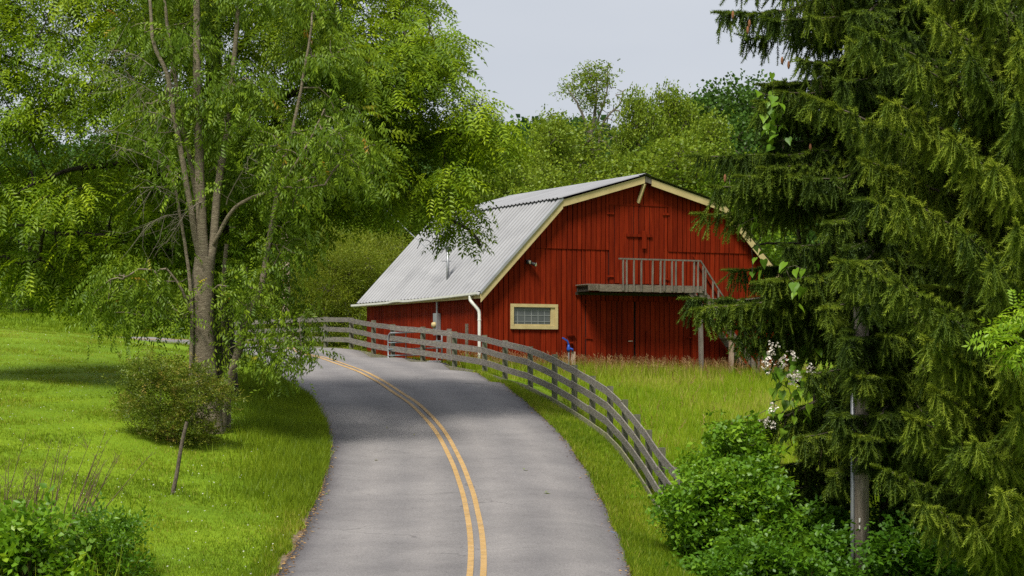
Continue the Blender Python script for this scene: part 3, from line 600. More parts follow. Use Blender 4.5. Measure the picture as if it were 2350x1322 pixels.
bpart('post', MB().bar((pu, lv + .06, zl - .2), (pu + .08, lv + .05, gz1), .13, .13, (0, 1, 0)), M['old_wood'], land)
pu, pz = wall(1678, 800, lv + .1); bpart('post', MB().bar((pu + .01, lv + .1, zl - .2 - (pu - p1u) * sl_), (pu, lv + .1, gz1), .14, .14, (0, 1, 0)), M['tan_wood'], land)
bpart('brace', MB().bar((p1u - .55, lv + .03, zl - .26), (p1u - .1, lv + .06, zl - .62), .08, .1), 'deck_wood', land)
# iron bracket and shelf boards beside the hydrant
for px, py, w_ in ((1308, 768, .3), (1304, 786, .28)):
    hu, hz = wall(px, py); bpart('wall_bracket', MB().box((hu - w_/2, -.13, hz - .025), (hu + w_/2, -.06, hz + .02)), 'red', gable)
def bworld(u, v, z): x, y = bw(u, v); return Vector((x, y, z))

# ------------------------------------------------------------------ fittings on and around the barn
hu, hz = wall(1210, 601); o = bworld(hu, -.06, hz)
fl = thing('floodlight', 'black twin floodlight fixed high on the red gable', 'floodlight', o, rz=TH)
link('base_plate', MB().box((-.07, -.03, -.07), (.07, 0.02, .07)).mesh('base_plate'), M['black'], fl)
for s_, dz in ((-1, .02), (1, -.06)):
    h = link('lamp_head', MB().tube([(.03 * s_, -.03, dz * .4), (.07 * s_ + .04, -.10, dz), (.1 * s_ + .07, -.17, dz - .03), (.11 * s_ + .09, -.22, dz - .05)], [.02, .05, .065, .07], 10).mesh('lamp_head', smooth=True), M['black'], fl)
    link('lens', MB().tube([(.11 * s_ + .0905, -.2205, dz - .0502), (.11 * s_ + .092, -.224, dz - .0515)], [.06, .058], 10).mesh('lens'), M['lens'], h)
# electricity meter on the left side wall, with the mast through the roof
mv = 3.65
o = bworld(-.04, mv, 1.45)
mt = thing('meter_box', 'grey electricity meter box on the red side wall', 'meter', o, rz=TH)
link('box', MB().box((-.16, -.16, .15), (0, .16, .95)).mesh('box'), M['grey_metal'], mt)
link('meter_dial', MB().tube([(-.16, 0.0, .52), (-.20, 0.0, .52), (-.27, 0, .52)], [.115, .11, .09], 14).mesh('meter_dial', smooth=True), M['cream'], mt)
link('conduit', MB().tube([(-.07, 0, .15), (-.07, 0, -.75)], .035, 8).mesh('conduit'), M['grey_metal'], mt)
link('conduit', MB().tube([(-.07, 0, .95), (-.07, 0, 1.42)], .04, 8).mesh('conduit'), M['grey_metal'], mt)
zr = float(roof_z(.32)); o = bworld(.32, mv, zr - .05)
ms = thing('service_mast', 'grey electric service mast rising out of the tin roof', 'mast', o, rz=TH)
link('pipe', MB().tube([(0, 0, 0), (0, 0, 1.12)], .055, 10).mesh('pipe', smooth=True), M['grey_metal'], ms)
link('weatherhead', MB().tube([(0, 0, 1.12), (-.02, -.01, 1.24), (-.1, -.02, 1.3), (-.2, -.03, 1.24), (-.22, -.03, 1.16)], [.07, .09, .09, .075, .05], 10).mesh('weatherhead', smooth=True), M['grey_metal'], ms)
link('cross_bolt', MB().bar((-.24, 0, .75), (.14, 0, .75), .03, .03).mesh('cross_bolt'), M['grey_metal'], ms)
wp = [(-.2, -.03, 1.16), (-.3, -.02, 1.05), (-.42, .02, 1.35), (-.55, .1, 1.1), (-.62, .2, 1.45), (-.9, .3, 1.5), (-1.05, .4, 1.2)]
link('drip_loop', MB().tube(catmull(wp, 6), .014, 5).mesh('drip_loop'), M['black'], ms)
wA = bworld(-.1, mv + .1, zr + .85); 
POLE2 = np.array([(657 - CX) / FPX * 97.5, 97.5]); 
wB = Vector((POLE2[0], POLE2[1], 11.6)); wpts = [wA.lerp(wB, q) + Vector((0, 0, -.5 * 4 * q * (1 - q) * .35)) for q in np.linspace(0, 1, 14)]
sw_ = link('service_wire', MB().tube(wpts, .016, 5).mesh('service_wire'), M['grey_metal'], label='grey overhead wire slanting down to the mast on the roof', category='wire')
# blue yard hydrant with a timber post
hy = wall(1305, 815, -1.0); o = bworld(hy[0], -1.0, .0); gzh = float(G(o.x, o.y)[0]); zt = wall(1305, 793, -1.0)[1]
hd = thing('yard_hydrant', 'blue handled yard hydrant standing in front of the red gable', 'hydrant', (o.x, o.y, gzh), rz=TH)
ht = zt - gzh
link('standpipe', MB().tube([(0, 0, -.1), (0, 0, ht - .2)], .028, 8).mesh('standpipe'), M['grey_metal'], hd)
link('head', MB().tube([(0, 0, ht - .22), (0, 0, ht - .12), (0, 0, ht - .04), (.0, 0, ht + .03)], [.05, .075, .05, .035], 10).tube([(.03, 0, ht - .1), (.13, -.02, ht - .13), (.15, -.02, ht - .2)], [.035, .04, .038], 8).mesh('head', smooth=True), M['blue'], hd)
link('lever', MB().bar((.01, 0, ht - .02), (-.06, -.01, ht + .18), .03, .05).bar((-.05, -.01, ht + .16), (-.26, -.03, ht + .27), .03, .055).mesh('lever'), M['blue'], hd)
o2 = bworld(hy[0] + .2, -.94, 0); g2 = float(G(o2.x, o2.y)[0])
link('hydrant_post', MB().bar((0, 0, -.15), (.01, 0, ht - .22), .16, .14, (0, 1, 0)).mesh('hydrant_post'), M['tan_wood'], label='short square timber post beside the blue hydrant', category='post').location = (o2.x, o2.y, g2)
# tube gate beside the side wall
a_ = np.array(bworld(-1.15, .9, 0)); b_ = np.array(bworld(-1.3, 5.4, 0)); gdz = .42
gt = thing('tube_gate', 'grey tubular metal gate behind the fence by the barn side', 'gate', (a_[0], a_[1], gdz))
gv = Vector((b_[0] - a_[0], b_[1] - a_[1], 0)); gl = gv.length; gv.normalize()
ztop = 1.28
outl = [Vector((0, 0, .2)), Vector((0, 0, ztop - .2)), gv * .06 + Vector((0, 0, ztop - .06)), gv * .2 + Vector((0, 0, ztop)), gv * (gl - .2) + Vector((0, 0, ztop)), gv * (gl - .06) + Vector((0, 0, ztop - .06)), gv * gl + Vector((0, 0, ztop - .2)), gv * gl + Vector((0, 0, .2)), gv * .02 + Vector((0, 0, .2))]
link('gate_frame', MB().tube(outl, .032, 8).mesh('gate_frame', smooth=True), M['grey_metal'], gt)
for zz in (.45, .68, .92): link('gate_bar', MB().tube([gv * .01 + Vector((0, 0, zz)), gv * (gl - .01) + Vector((0, 0, zz))], .022, 7).mesh('gate_bar'), M['teal_metal'], gt)
for q in (.33, .66): link('gate_stay', MB().tube([gv * gl * q + Vector((0, 0, .2)), gv * gl * q + Vector((0, 0, ztop - .03))], .018, 6).mesh('gate_stay'), M['teal_metal'], gt)
for nm, (px, y0, wd_, dk), lab in (('gate_post', (1072, 1.22, .17, 'old_wood'), 'weathered split post beside the tube gate'), ('gate_post', (1091, 1.5, .11, 'bark_mid'), 'thin dark post right against the white downspout')):
    uu, vv = (-.95, .75) if px == 1072 else (-.42, .42); o = bworld(uu, vv, 0); g2 = float(G(o.x, o.y)[0])
    link(nm, MB().bar((0, 0, -.2), (.01, 0, y0), wd_, .12, (0, 1, 0)).mesh(nm), M[dk], label=lab, category='post').location = (o.x, o.y, g2)

# ------------------------------------------------------------------ plank fence along the bend
fo = POSTW[10].copy(); fo[2] -= 1.4
fence = thing('plank_fence', 'weathered grey plank fence with lichen following the road bend', 'fence', fo)
TGp = np.gradient(POSTW[:, :2], axis=0); TGp /= np.linalg.norm(TGp, axis=1)[:, None]; NRp = np.stack([TGp[:, 1], -TGp[:, 0]], 1)   # towards the road
if ((POSTW[12, :2] + NRp[12] - CE[120]) ** 2).sum() > ((POSTW[12, :2] - NRp[12] - CE[120]) ** 2).sum(): NRp = -NRp
for i_, p in enumerate(POSTW):
    g2 = min(float(Z0(p[0], p[1])), p[2] - 1.35); ln_ = random.uniform(-.02, .02); hh = p[2] + random.uniform(-.02, .05)
    c = p[:2] - NRp[i_] * .075
    mb = MB().bar((c[0], c[1], g2 - .3), (c[0] + ln_, c[1], hh), .15, .14, (NRp[i_][0], NRp[i_][1], 0)); link('post', mb.mesh('post', fo), M['post_wood'], fence)
cuts = [POSTW[k].copy() for k in range(len(POSTW))]
for row in range(4):
    k = row % 2 if row else 0
    start = 0
    idx = [0] + list(range(1 + row % 2, len(POSTW) - 1, 2)) + [len(POSTW) - 1]
    for a, b in zip(idx[:-1], idx[1:]):
        if a == b: continue
        q = POSTW[a:b+1].copy(); nr = NRp[a:b+1]; q3 = np.vstack([q[i_] + (q[i_ + 1] - q[i_]) * t_ for i_ in range(len(q) - 1) for t_ in (0, .33, .67)] + [q[-1]])
        nn = resample(np.asarray(nr), n=len(q3)) if len(nr) > 1 else nr
        nn /= np.linalg.norm(nn, axis=1)[:, None]
        d_ = q3[-1] - q3[0]; d_ /= np.linalg.norm(d_); q3[0] += d_ * .004; q3[-1] -= d_ * .004
        q3[:, 2] += -.02 - .392 * row + RNG.normal(0, .004, len(q3)) + np.linspace(random.uniform(-.018, .018), random.uniform(-.018, .018), len(q3)) + .01 * np.sin(np.linspace(0, 3.1, len(q3))) * random.uniform(-1, .6)
        hw = random.uniform(.178, .2)
        mb = MB().sweep([(.004, 0), (.032, 0), (.032, -hw), (.004, -hw)], q3, [(v_[0], v_[1], 0) for v_ in nn])
        link('rail', mb.mesh('rail', fo), M['rail_mossy' if row == 3 else 'rail_wood'], fence)

# ------------------------------------------------------------------ utility poles
px_, Yp = 1975, 43.7; X_ = (px_ - CX) / FPX * Yp; g2 = float(G(X_, Yp)[0])
up = thing('utility_pole', 'tall wooden utility pole with grey conduit among the spruce branches', 'utility pole', (X_, Yp, g2))
link('pole', MB().tube([(0, 0, -.4), (0, 0, 3), (.01, 0, 5.6)], [.165, .155, .14], 14).mesh('pole', smooth=True), M['pole_wood'], up)
link('conduit', MB().tube([(-.165, -.09, -.3), (-.16, -.09, 4.2)], .042, 8).mesh('conduit', smooth=True), M['grey_metal'], up)
link('tag', MB().box((-.06, -.178, 1.52), (-.03, -.172, 1.6)).box((-.06, -.178, 1.38), (-.035, -.172, 1.46)).mesh('tag'), M['white_metal'], up)
g2 = float(G(POLE2[0], POLE2[1])[0])
p2 = thing('utility_pole', 'bleached pinkish utility pole behind the bend, half hidden by leaves', 'utility pole', (POLE2[0], POLE2[1], g2))
link('pole', MB().tube([(0, 0, -.4), (0, 0, 3), (-.2, 0, 11)], [.175, .165, .115], 12).mesh('pole', smooth=True), M['pink_wood'], p2)
link('reflector_band', MB().tube([(-.02, 0, 2.9), (-.025, 0, 3.02)], [.172, .171], 12).mesh('reflector_band'), surf_mat('orange_band', [(.3, (.5, .2, .03)), (.7, (.6, .3, .04))], 8, bump=0), p2)
link('cross_arm', MB().bar((-1.1, 0, 10.3), (.7, 0, 10.35), .1, .1).mesh('cross_arm'), M['pole_wood'], p2)
#VEG
# ------------------------------------------------------------------ foliage tools
def unit(a): return a / (np.linalg.norm(a, axis=-1, keepdims=True) + 1e-9)
def frames(d, up=None, jit=.6):
    """rotation matrices whose x axis is d and whose z axis leans to 'up'"""
    d = unit(d); n_ = len(d); up = np.tile([0, 0, 1.0], (n_, 1)) if up is None else up
    up = up + RNG.normal(0, jit, (n_, 3)); y = unit(np.cross(up, d)); z = np.cross(d, y)
    return np.stack([d, y, z], -1)
def scatter(tv, tf, R_, T, sc, tint, jt=.12):
    """copies of the template (tv, tf): returns verts, faces, tint"""
    n_, k = len(T), len(tv); V = np.einsum('nij,kj->nki', R_, tv) * sc[:, None, None] + T[:, None, :]
    F = tf[None] + (np.arange(n_) * k)[:, None, None]
    tn = np.repeat(tint, k)
    return V.reshape(-1, 3), F.reshape(-1, tf.shape[1]), tn
def merge(parts):
    V, F, t_ = [], [], []; b = 0
    for v_, f_, q in parts: V.append(v_); F.append(f_ + b); t_.append(q); b += len(v_)
    return np.vstack(V), np.vstack(F), np.concatenate(t_)
def leaflet(p, d, nrm, ln, wd, V, F):
    p = np.array(p, float); d = unit(np.array(d, float)); s_ = unit(np.cross(nrm, d)); n_ = np.cross(d, s_); b = len(V)
    V += [p, p + d * ln * .42 + s_ * wd / 2 + n_ * ln * .03, p + d * ln - n_ * ln * .12, p + d * ln * .42 - s_ * wd / 2 + n_ * ln * .03]
    F += [(b, b + 1, b + 2), (b, b + 2, b + 3)]
def t_frond(pairs=5, L=.5, ll=.15, lw=.05, droop=.5):
    V, F = [], []
    for k in range(pairs):
        t_ = .2 + .7 * k / (pairs - 1); p = (L * t_, 0, -droop * L * t_ * t_)
        for s_ in (-1, 1): leaflet(p, (.45, s_, -.28), (0, 0, 1), ll * (1 - .25 * abs(t_ - .5)), lw, V, F)
    leaflet((L * .92, 0, -droop * L * .85), (1, 0, -droop * 1.5), (0, 0, 1), ll, lw, V, F)
    return np.array(V), np.array(F)
def t_sprig(nl=8, L=.36, ll=.12, lw=.042, droop=.9):
    V, F = [], []; r_ = random.Random(3)
    for k in range(nl):
        t_ = .15 + .85 * k / (nl - 1); s_ = 1 if k % 2 else -1; p = (L * t_, 0, -.18 * L * t_ * t_)
        leaflet(p, (.6, s_ * r_.uniform(.4, 1), -droop * r_.uniform(.4, 1.2)), (0, s_ * .3, 1), ll * r_.uniform(.8, 1.15), lw, V, F)
    return np.array(V), np.array(F)
def t_round(nl=6, L=.22, ll=.11, lw=.075, spread=.9, seed=1):
    V, F = [], []; r_ = random.Random(seed)
    for k in range(nl):
        t_ = .1 + .9 * k / max(1, nl - 1); a = k * 2.4
        leaflet((L * t_, 0, 0), (.5, spread * math.cos(a), spread * math.sin(a) * .6 + .1), (-.4, math.sin(a) * .4, .9), ll * r_.uniform(.75, 1.15), lw * r_.uniform(.8, 1.1), V, F)
    return np.array(V), np.array(F)
def t_brush(nn=20, L=.2, nl=.05, w_=.011):
    V, F = [], []; r_ = random.Random(5)
    for k in range(nn):
        t_ = (k + .5) / nn; a = k * 2.39996; c, s_ = math.cos(a), math.sin(a); p = np.array([L * t_ * .92, c * .006, s_ * .006]); d = unit(np.array([.85, c, s_])) * nl * (1.0 if t_ < .8 else .8)
        sd_v = unit(np.cross(d, [c * .2 + 1, s_, .3])) * w_ / 2; b = len(V); V += [p - sd_v, p + sd_v, p + d]; F += [(b, b + 1, b + 2)]
    b = len(V); rr = .013
    for x_, q in ((0, rr), (L * .95, rr * .7)):
        for a in (0, 2.1, 4.2): V.append(np.array([x_, math.cos(a) * q, math.sin(a) * q]))
    for a in range(3): k = (a + 1) % 3; F += [(b + a, b + k, b + 3 + k), (b + a, b + 3 + k, b + 3 + a)]
    return np.array(V), np.array(F)
T_WAL = t_frond(); T_CHE = t_sprig(); T_BUSH = t_round(); T_BRUSH = t_brush(22, .27, .07, .016)
T_BG = t_round(3, .35, .30, .22, 1.0, 4); T_BG2 = t_round(4, .5, .34, .12, .8, 6); T_BIG = t_round(5, .3, .16, .10, .9, 9)
T_FAR = t_round(2, .7, .9, .75, 1.0, 2)
T_FINE = t_round(4, .3, .15, .03, .7, 8); T_SMALL = t_round(7, .2, .06, .026, .8, 12)

def quads(Fq): return Fq
class Wood:
    """collects branch tubes (quads) into one mesh"""
    def __init__(s): s.V = []; s.F = []; s.b = 0
    def tube(s, pts, r, n_=6):
        v_, f_ = tube_np(pts, r, n_); s.V.append(v_); s.F.append(f_ + s.b); s.b += len(v_)
    def mesh(s, name, off): return np_mesh(name, np.vstack(s.V) - np.asarray(off), np.vstack(s.F), smooth=True)
def limb_path(pts, jitter=0.0):
    p = catmull(np.array([pix(*q) for q in pts]), 6)
    if jitter: p[1:-1] += np.stack([np.convolve(RNG.normal(0, jitter, len(p) + 4), np.ones(5) / 5, 'valid') for _ in range(3)], 1)[1:-1]
    return p
def grow(limbs, targets, wood, rmin=.008, rscale=.007, maxlen=3.5, bend=.18, nsides=4):
    """join every target point to the nearest wood; returns parent direction per target"""
    nodes = [p for L_ in limbs for p in L_]; N0 = len(nodes); nodes = np.array(nodes)
    from_limb = np.array([np.min(((nodes - t_) ** 2).sum(1)) for t_ in targets]); order = np.argsort(from_limb)
    allp = np.vstack([nodes, np.zeros((len(targets), 3))]); cnt = N0; parent = np.zeros(len(targets), int); pos_of = np.zeros(len(targets), int)
    depth_cost = np.zeros(len(allp))
    for k in order:
        d = np.sqrt(((allp[:cnt] - targets[k]) ** 2).sum(1)); j_ = int(np.argmin(d + .25 * depth_cost[:cnt])); parent[k] = j_
        allp[cnt] = targets[k]; depth_cost[cnt] = depth_cost[j_] + d[j_]; pos_of[k] = cnt; cnt += 1
    load = np.ones(len(allp))
    inv = {pos_of[k]: k for k in range(len(targets))}
    for c in range(cnt - 1, N0 - 1, -1): load[parent[inv[c]]] += load[c]
    dirs = np.zeros((len(targets), 3))
    for k in range(len(targets)):
        a, b_ = allp[parent[k]], targets[k]; dirs[k] = b_ - a; L_ = np.linalg.norm(b_ - a)
        r0 = rmin + rscale * math.sqrt(load[pos_of[k]]); r1 = rmin + (rscale * math.sqrt(load[pos_of[k]] - 1) if load[pos_of[k]] > 1 else 0) * .9
        mid = (a + b_) / 2 + RNG.normal(0, bend * .35 * L_, 3) + np.array([0, 0, bend * .5 * L_])
        wood.tube(np.array([a, mid, b_]), [r0, (r0 + r1) / 2, r1], nsides)
    return unit(dirs)
def poly_targets(poly, Yc, depth, n_, edge_k=1.0, bias=0.0, clump=.0):
    """points inside a crown whose outline (photo pixels) is poly; its thickness grows from the edge inward up to +-depth"""
    poly = np.array(poly, float); lo, hi = poly.min(0), poly.max(0); out = []
    cl = np.vstack([poly, poly[:1]])
    while len(out) < n_:
        q = RNG.uniform(lo, hi, (n_ * 3, 2)); q = q[in_poly(q[:, 0], q[:, 1], poly)]
        d = poly_dist(q[:, 0], q[:, 1], cl) * Yc / FPX; h = np.minimum(depth, .5 + edge_k * d)
        t_ = RNG.uniform(-1, 1, len(q)); t_ = np.sign(t_) * np.abs(t_) ** .6; Y_ = Yc + bias * h + t_ * h
        out += [pix(a, b_, c) for (a, b_), c in zip(q, Y_)]
    out = np.array(out[:n_])
    if clump:   # pull the points into clumps so that the crown has lobes and gaps
        cs = out[RNG.choice(len(out), max(4, len(out) // 9), replace=False)]
        for k in range(len(out)):
            c = cs[np.argmin(((cs - out[k]) ** 2).sum(1))]; out[k] = out[k] + (c - out[k]) * clump
    return out
def leaves_at(targets, dirs, per, spread, tpl, size, droop=.3, out_from=None, up_jit=.5, tint_lo=0, tint_hi=1, flat=.6, tint_tree=.35):
    """sprays of the template around every target"""
    n_ = len(targets); T = np.repeat(targets, per, 0) + RNG.normal(0, 1, (n_ * per, 3)) * np.array([spread, spread, spread * flat])
    d = np.repeat(dirs, per, 0) * .6 + RNG.normal(0, .75, (n_ * per, 3)); d[:, 2] = d[:, 2] * .6 - droop
    if out_from is not None: d += unit(T - out_from) * .8
    clump_t = np.repeat(RNG.uniform(0, 1, n_), per)
    tint = np.clip(tint_lo + (tint_hi - tint_lo) * (tint_tree * clump_t + (1 - tint_tree) * RNG.uniform(0, 1, n_ * per)), 0, 1)
    return scatter(tpl[0], tpl[1], frames(d, jit=up_jit), T, size * RNG.uniform(.75, 1.25, n_ * per), tint)
def sprays_at(targets, per, rad, tpl, size, droop=.35, tilt=.25, tint_lo=0, tint_hi=1, tint_tree=.45, thick=.10):
    """flat drooping plates of fronds: every target is a shoot whose fronds radiate outward"""
    n_ = len(targets); m_ = n_ * per; nrm = unit(np.array([0, 0, 1.0]) + RNG.normal(0, tilt, (n_, 3)) + np.array([0, -.12, 0])); ref = np.tile([1.0, 0, 0], (n_, 1)); a1 = unit(np.cross(nrm, ref)); a2 = np.cross(nrm, a1)
    N_, A1, A2 = (np.repeat(q, per, 0) for q in (nrm, a1, a2)); th = RNG.uniform(0, 6.283, m_); rr = rad * RNG.uniform(.05, 1, m_) ** .7
    rd = A1 * np.cos(th)[:, None] + A2 * np.sin(th)[:, None]; T = np.repeat(targets, per, 0) + rd * rr[:, None] + N_ * RNG.normal(0, thick, m_)[:, None]; T[:, 2] -= .35 * rr ** 2 / rad
    d = rd + RNG.normal(0, .3, (m_, 3)); d[:, 2] -= droop * RNG.uniform(.3, 1.3, m_)
    tint = np.clip(tint_lo + (tint_hi - tint_lo) * (tint_tree * np.repeat(RNG.uniform(0, 1, n_), per) + (1 - tint_tree) * RNG.uniform(0, 1, m_)), 0, 1)
    return scatter(tpl[0], tpl[1], frames(d, N_, .25), T, size * RNG.uniform(.75, 1.2, m_), tint)
def crown_obj(parent, off, parts, mat, name='crown', **kw):
    V, F, t_ = merge(parts) if isinstance(parts, list) else parts
    return link(name, np_mesh(name, V - np.asarray(off), F, {'tint': t_}), mat, parent, kind='stuff', **kw)

# ------------------------------------------------------------------ large walnut behind (dark limbs, feathery leaves)
YB = 63.5
tb = pix(512, 880, YB); tb[2] = float(G(tb[0], YB)[0]); 
tree = thing('walnut_tree', 'huge spreading tree with feathery leaves and dark limbs beside the road', 'tree', tb)
wd = Wood(); limbs = []
trk = limb_path([(515, 930, YB), (510, 800, YB), (503, 620, YB), (498, 430, YB), (492, 250, YB), (490, 60, YB), (500, -150, YB)]); limbs.append(trk)
wd.tube(trk, np.linspace(.42, .16, len(trk)), 10)
LB = [([(505, 640, YB), (430, 600, YB - .5), (330, 556, YB - 1), (215, 540, YB - 1.5), (130, 535, YB - 2), (30, 515, YB - 2)], .17),
      ([(500, 520, YB), (440, 430, YB - .3), (370, 392, YB - .8), (270, 375, YB - 1.4), (150, 392, YB - 2), (40, 445, YB - 2.4)], .17),
      ([(498, 460, YB), (420, 330, YB), (300, 240, YB - .5), (150, 180, YB - 1), (0, 120, YB - 1)], .17),
      ([(495, 300, YB), (430, 150, YB + .5), (330, 20, YB + 1), (220, -120, YB + 1)], .14),
      ([(500, 500, YB), (560, 420, YB - .3), (640, 375, YB - .8), (740, 350, YB - 1.2), (880, 320, YB - 1.5), (1010, 310, YB - 1.5), (1120, 305, YB - 1.5)], .17),
      ([(495, 330, YB), (580, 260, YB), (700, 205, YB - .5), (830, 150, YB - 1), (950, 115, YB - 1), (1030, 90, YB - 1)], .16),
      ([(560, 420, YB - .3), (660, 430, YB - .8), (790, 430, YB - 1.8), (920, 440, YB - 2.4), (1010, 480, YB - 2.6), (1075, 525, YB - 2.6), (1105, 560, YB - 2.6)], .11),
      ([(493, 200, YB), (570, 80, YB), (690, 0, YB + .5), (800, -90, YB + 1)], .13),
      ([(510, 640, YB), (570, 560, YB + .5), (680, 500, YB + 1.2), (770, 470, YB + 1.6)], .1),
      ([(500, 560, YB), (430, 600, YB + .8), (340, 640, YB + 1.4), (230, 660, YB + 2)], .11)]
for q, r_ in LB:
    p = limb_path(q, .08); limbs.append(p); wd.tube(p, np.linspace(r_, .03, len(p)), 7)
PB = [(-150, -260), (820, -260), (960, -40), (1005, 12), (985, 60), (1060, 68), (1072, 120), (1030, 165), (1075, 205), (1110, 245), (1192, 285), (1200, 322), (1155, 385), (1105, 420), (1075, 470), (1080, 510), (1100, 560), (1055, 556), (985, 492), (925, 450), (850, 470), (800, 510), (745, 480),
      (690, 570), (600, 600), (520, 640), (380, 690), (270, 700), (160, 690), (60, 660), (-150, 640)]
tg = np.vstack([poly_targets(PB, YB - .5, 5.0, 1120, .8, 0, .3), poly_targets([(700, 60), (1000, 40), (1060, 90), (1110, 250), (1180, 300), (1140, 380), (1080, 440), (1000, 480), (850, 450), (720, 330)], YB - 3, 2.0, 150, .8, 0, .3)])
dr = grow([L_[::2] for L_ in limbs], tg, wd, .006, .0058)
link('trunk', wd.mesh('trunk', tb), M['bark_dark'], tree)
crown_obj(tree, tb, [sprays_at(tg, 19, .62, T_WAL, 1.08, .4, .3)], M['walnut'])

# ------------------------------------------------------------------ multi-stemmed cherry in front of it
YA = 56.2
ta = pix(487, 1010, YA); ta[2] = float(G(ta[0], YA)[0])
tree = thing('cherry_tree', 'multi-stemmed tree with pale lichened trunk behind the bronze bush', 'tree', ta)
wd = Wood(); limbs = []
LA = [([(482, 1035, YA), (476, 940, YA), (470, 850, YA), (465, 760, YA), (466, 660, YA), (470, 590, YA)], .34, .255, 12),
      ([(468, 600, YA), (462, 500, YA), (457, 350, YA), (452, 150, YA), (452, 0, YA), (456, -200, YA)], .15, .06, 9),
      ([(480, 600, YA), (492, 550, YA + .1), (500, 425, YA + .2), (518, 325, YA + .3), (530, 200, YA + .3), (545, 40, YA + .3), (560, -150, YA)], .12, .04, 8),
      ([(458, 590, YA), (440, 500, YA - .1), (425, 400, YA - .2), (397, 255, YA - .3), (385, 175, YA - .3), (352, 100, YA - .3), (345, 10, YA - .3), (320, -150, YA)], .085, .03, 8),
      ([(464, 560, YA), (446, 420, YA + .2), (408, 220, YA + .3), (386, 70, YA + .3), (372, -60, YA + .3)], .075, .03, 7),
      ([(490, 560, YA), (530, 485, YA - .3), (580, 452, YA - .5), (640, 428, YA - .8), (690, 360, YA - 1), (745, 250, YA - 1)], .055, .02, 7),
      ([(640, 428, YA - .8), (700, 432, YA - 1), (745, 425, YA - 1.2)], .03, .015, 5),
      ([(440, 1010, YA - .3), (437, 850, YA - .3), (440, 700, YA - .3), (425, 560, YA - .3), (402, 440, YA - .3), (385, 380, YA - .4)], .06, .03, 6),
      ([(440, 720, YA - .3), (415, 660, YA - .5), (382, 617, YA - .7)], .04, .025, 6),
      ([(500, 1030, YA + .2), (512, 930, YA + .2), (535, 850, YA + .2), (556, 770, YA + .1), (578, 700, YA), (602, 650, YA), (616, 560, YA), (634, 450, YA), (660, 350, YA), (692, 200, YA), (715, 60, YA)], .14, .025, 9),
      ([(520, 1000, YA + 1.2), (522, 850, YA + 1.2), (512, 700, YA + 1.2), (520, 560, YA + 1.2)], .1, .05, 7),
      ([(548, 800, YA + .2), (590, 800, YA), (640, 815, YA - .3), (690, 822, YA - .5)], .025, .01, 5),
      ([(475, 680, YA), (500, 655, YA - .3), (520, 658, YA - .5)], .035, .015, 5)]
for q, r0, r1, ns in LA:
    p = limb_path(q, .02); limbs.append(p); rr = np.linspace(r0, r1, len(p))
    if r0 == .34: rr[:4] += [.16, .09, .04, .015]
    wd.tube(p, rr, ns)
P1 = [(250, -250), (700, -250), (760, -50), (860, 130), (905, 250), (895, 330), (850, 420), (720, 470), (600, 480), (480, 420), (380, 400), (290, 330), (240, 200), (220, 50)]
P2 = [(195, 680), (260, 610), (350, 590), (430, 620), (452, 690), (440, 735), (395, 745), (335, 740), (300, 760), (270, 765), (235, 745), (205, 720)]
P3 = [(560, 600), (640, 600), (700, 650), (722, 740), (720, 815), (690, 870), (640, 885), (600, 850), (575, 800), (550, 700)]
t1 = poly_targets(P1, YA + 1.3, 3.0, 250, .8, .05, .4); t2 = poly_targets(P2, YA - .2, 1.8, 62, .8, 0, .15); t3 = poly_targets(P3, YA - .2, 1.6, 60, .8, 0, .15)
t4 = np.vstack([poly_targets([(470, 620), (560, 640), (560, 800), (500, 830), (468, 780)], YA + .1, .7, 14, .8), poly_targets([(330, 180), (560, 180), (620, 300), (560, 420), (500, 540), (400, 520), (350, 380)], YA - .7, .7, 26, .8, 0, .3), poly_targets([(590, 430), (700, 440), (730, 560), (700, 640), (610, 640)], YA - .4, .9, 26, .8, 0, .2), poly_targets([(560, 240), (760, 230), (880, 290), (860, 400), (700, 450), (590, 420)], YA - 1.2, .8, 46, .8, 0, .3)])
d1 = grow([L_[::2] for L_ in limbs], np.vstack([t1, t2, t3, t4]), wd, .005, .0048)
tall = np.vstack([t1, t2, t3, t4])
crown_obj(tree, ta, [sprays_at(t1, 26, .55, T_CHE, 1.05, .6, .35), leaves_at(tall[len(t1):], d1[len(t1):], 13, .30, T_CHE, 1.0, .55, flat=1.0)], M['cherry'])
link('trunk', wd.mesh('trunk', ta), M['bark_grey'], tree)
dw = Wood()      # dead lichened twigs hanging in the lower crown
for x0, y0, x1, y1 in ((400, 200, 250, 110), (395, 250, 235, 160), (425, 400, 245, 300), (430, 420, 250, 330), (440, 480, 320, 430), (440, 500, 330, 520), (470, 460, 380, 560), (520, 470, 600, 330), (440, 330, 330, 250), (690, 360, 800, 300)):
    dp = RNG.uniform(-1.5, -.2); main = limb_path([(x0, y0, YA), ((x0 + x1) / 2, (y0 + y1) / 2 - 18, YA + dp * .6), (x1, y1, YA + dp)], .05); dw.tube(main, np.linspace(.018, .005, len(main)), 5)
    for k in range(20):
        b_ = main[RNG.integers(3, len(main))]; e_ = b_ + RNG.normal(0, .35, 3) + np.array([-.25 if x1 < x0 else .25, 0, -.25]); m_ = (b_ + e_) / 2 + RNG.normal(0, .06, 3); dw.tube(np.array([b_, m_, e_]), [.006, .0045, .0025], 3)
link('dead_branches', dw.mesh('dead_branches', ta), M['bare'], tree)

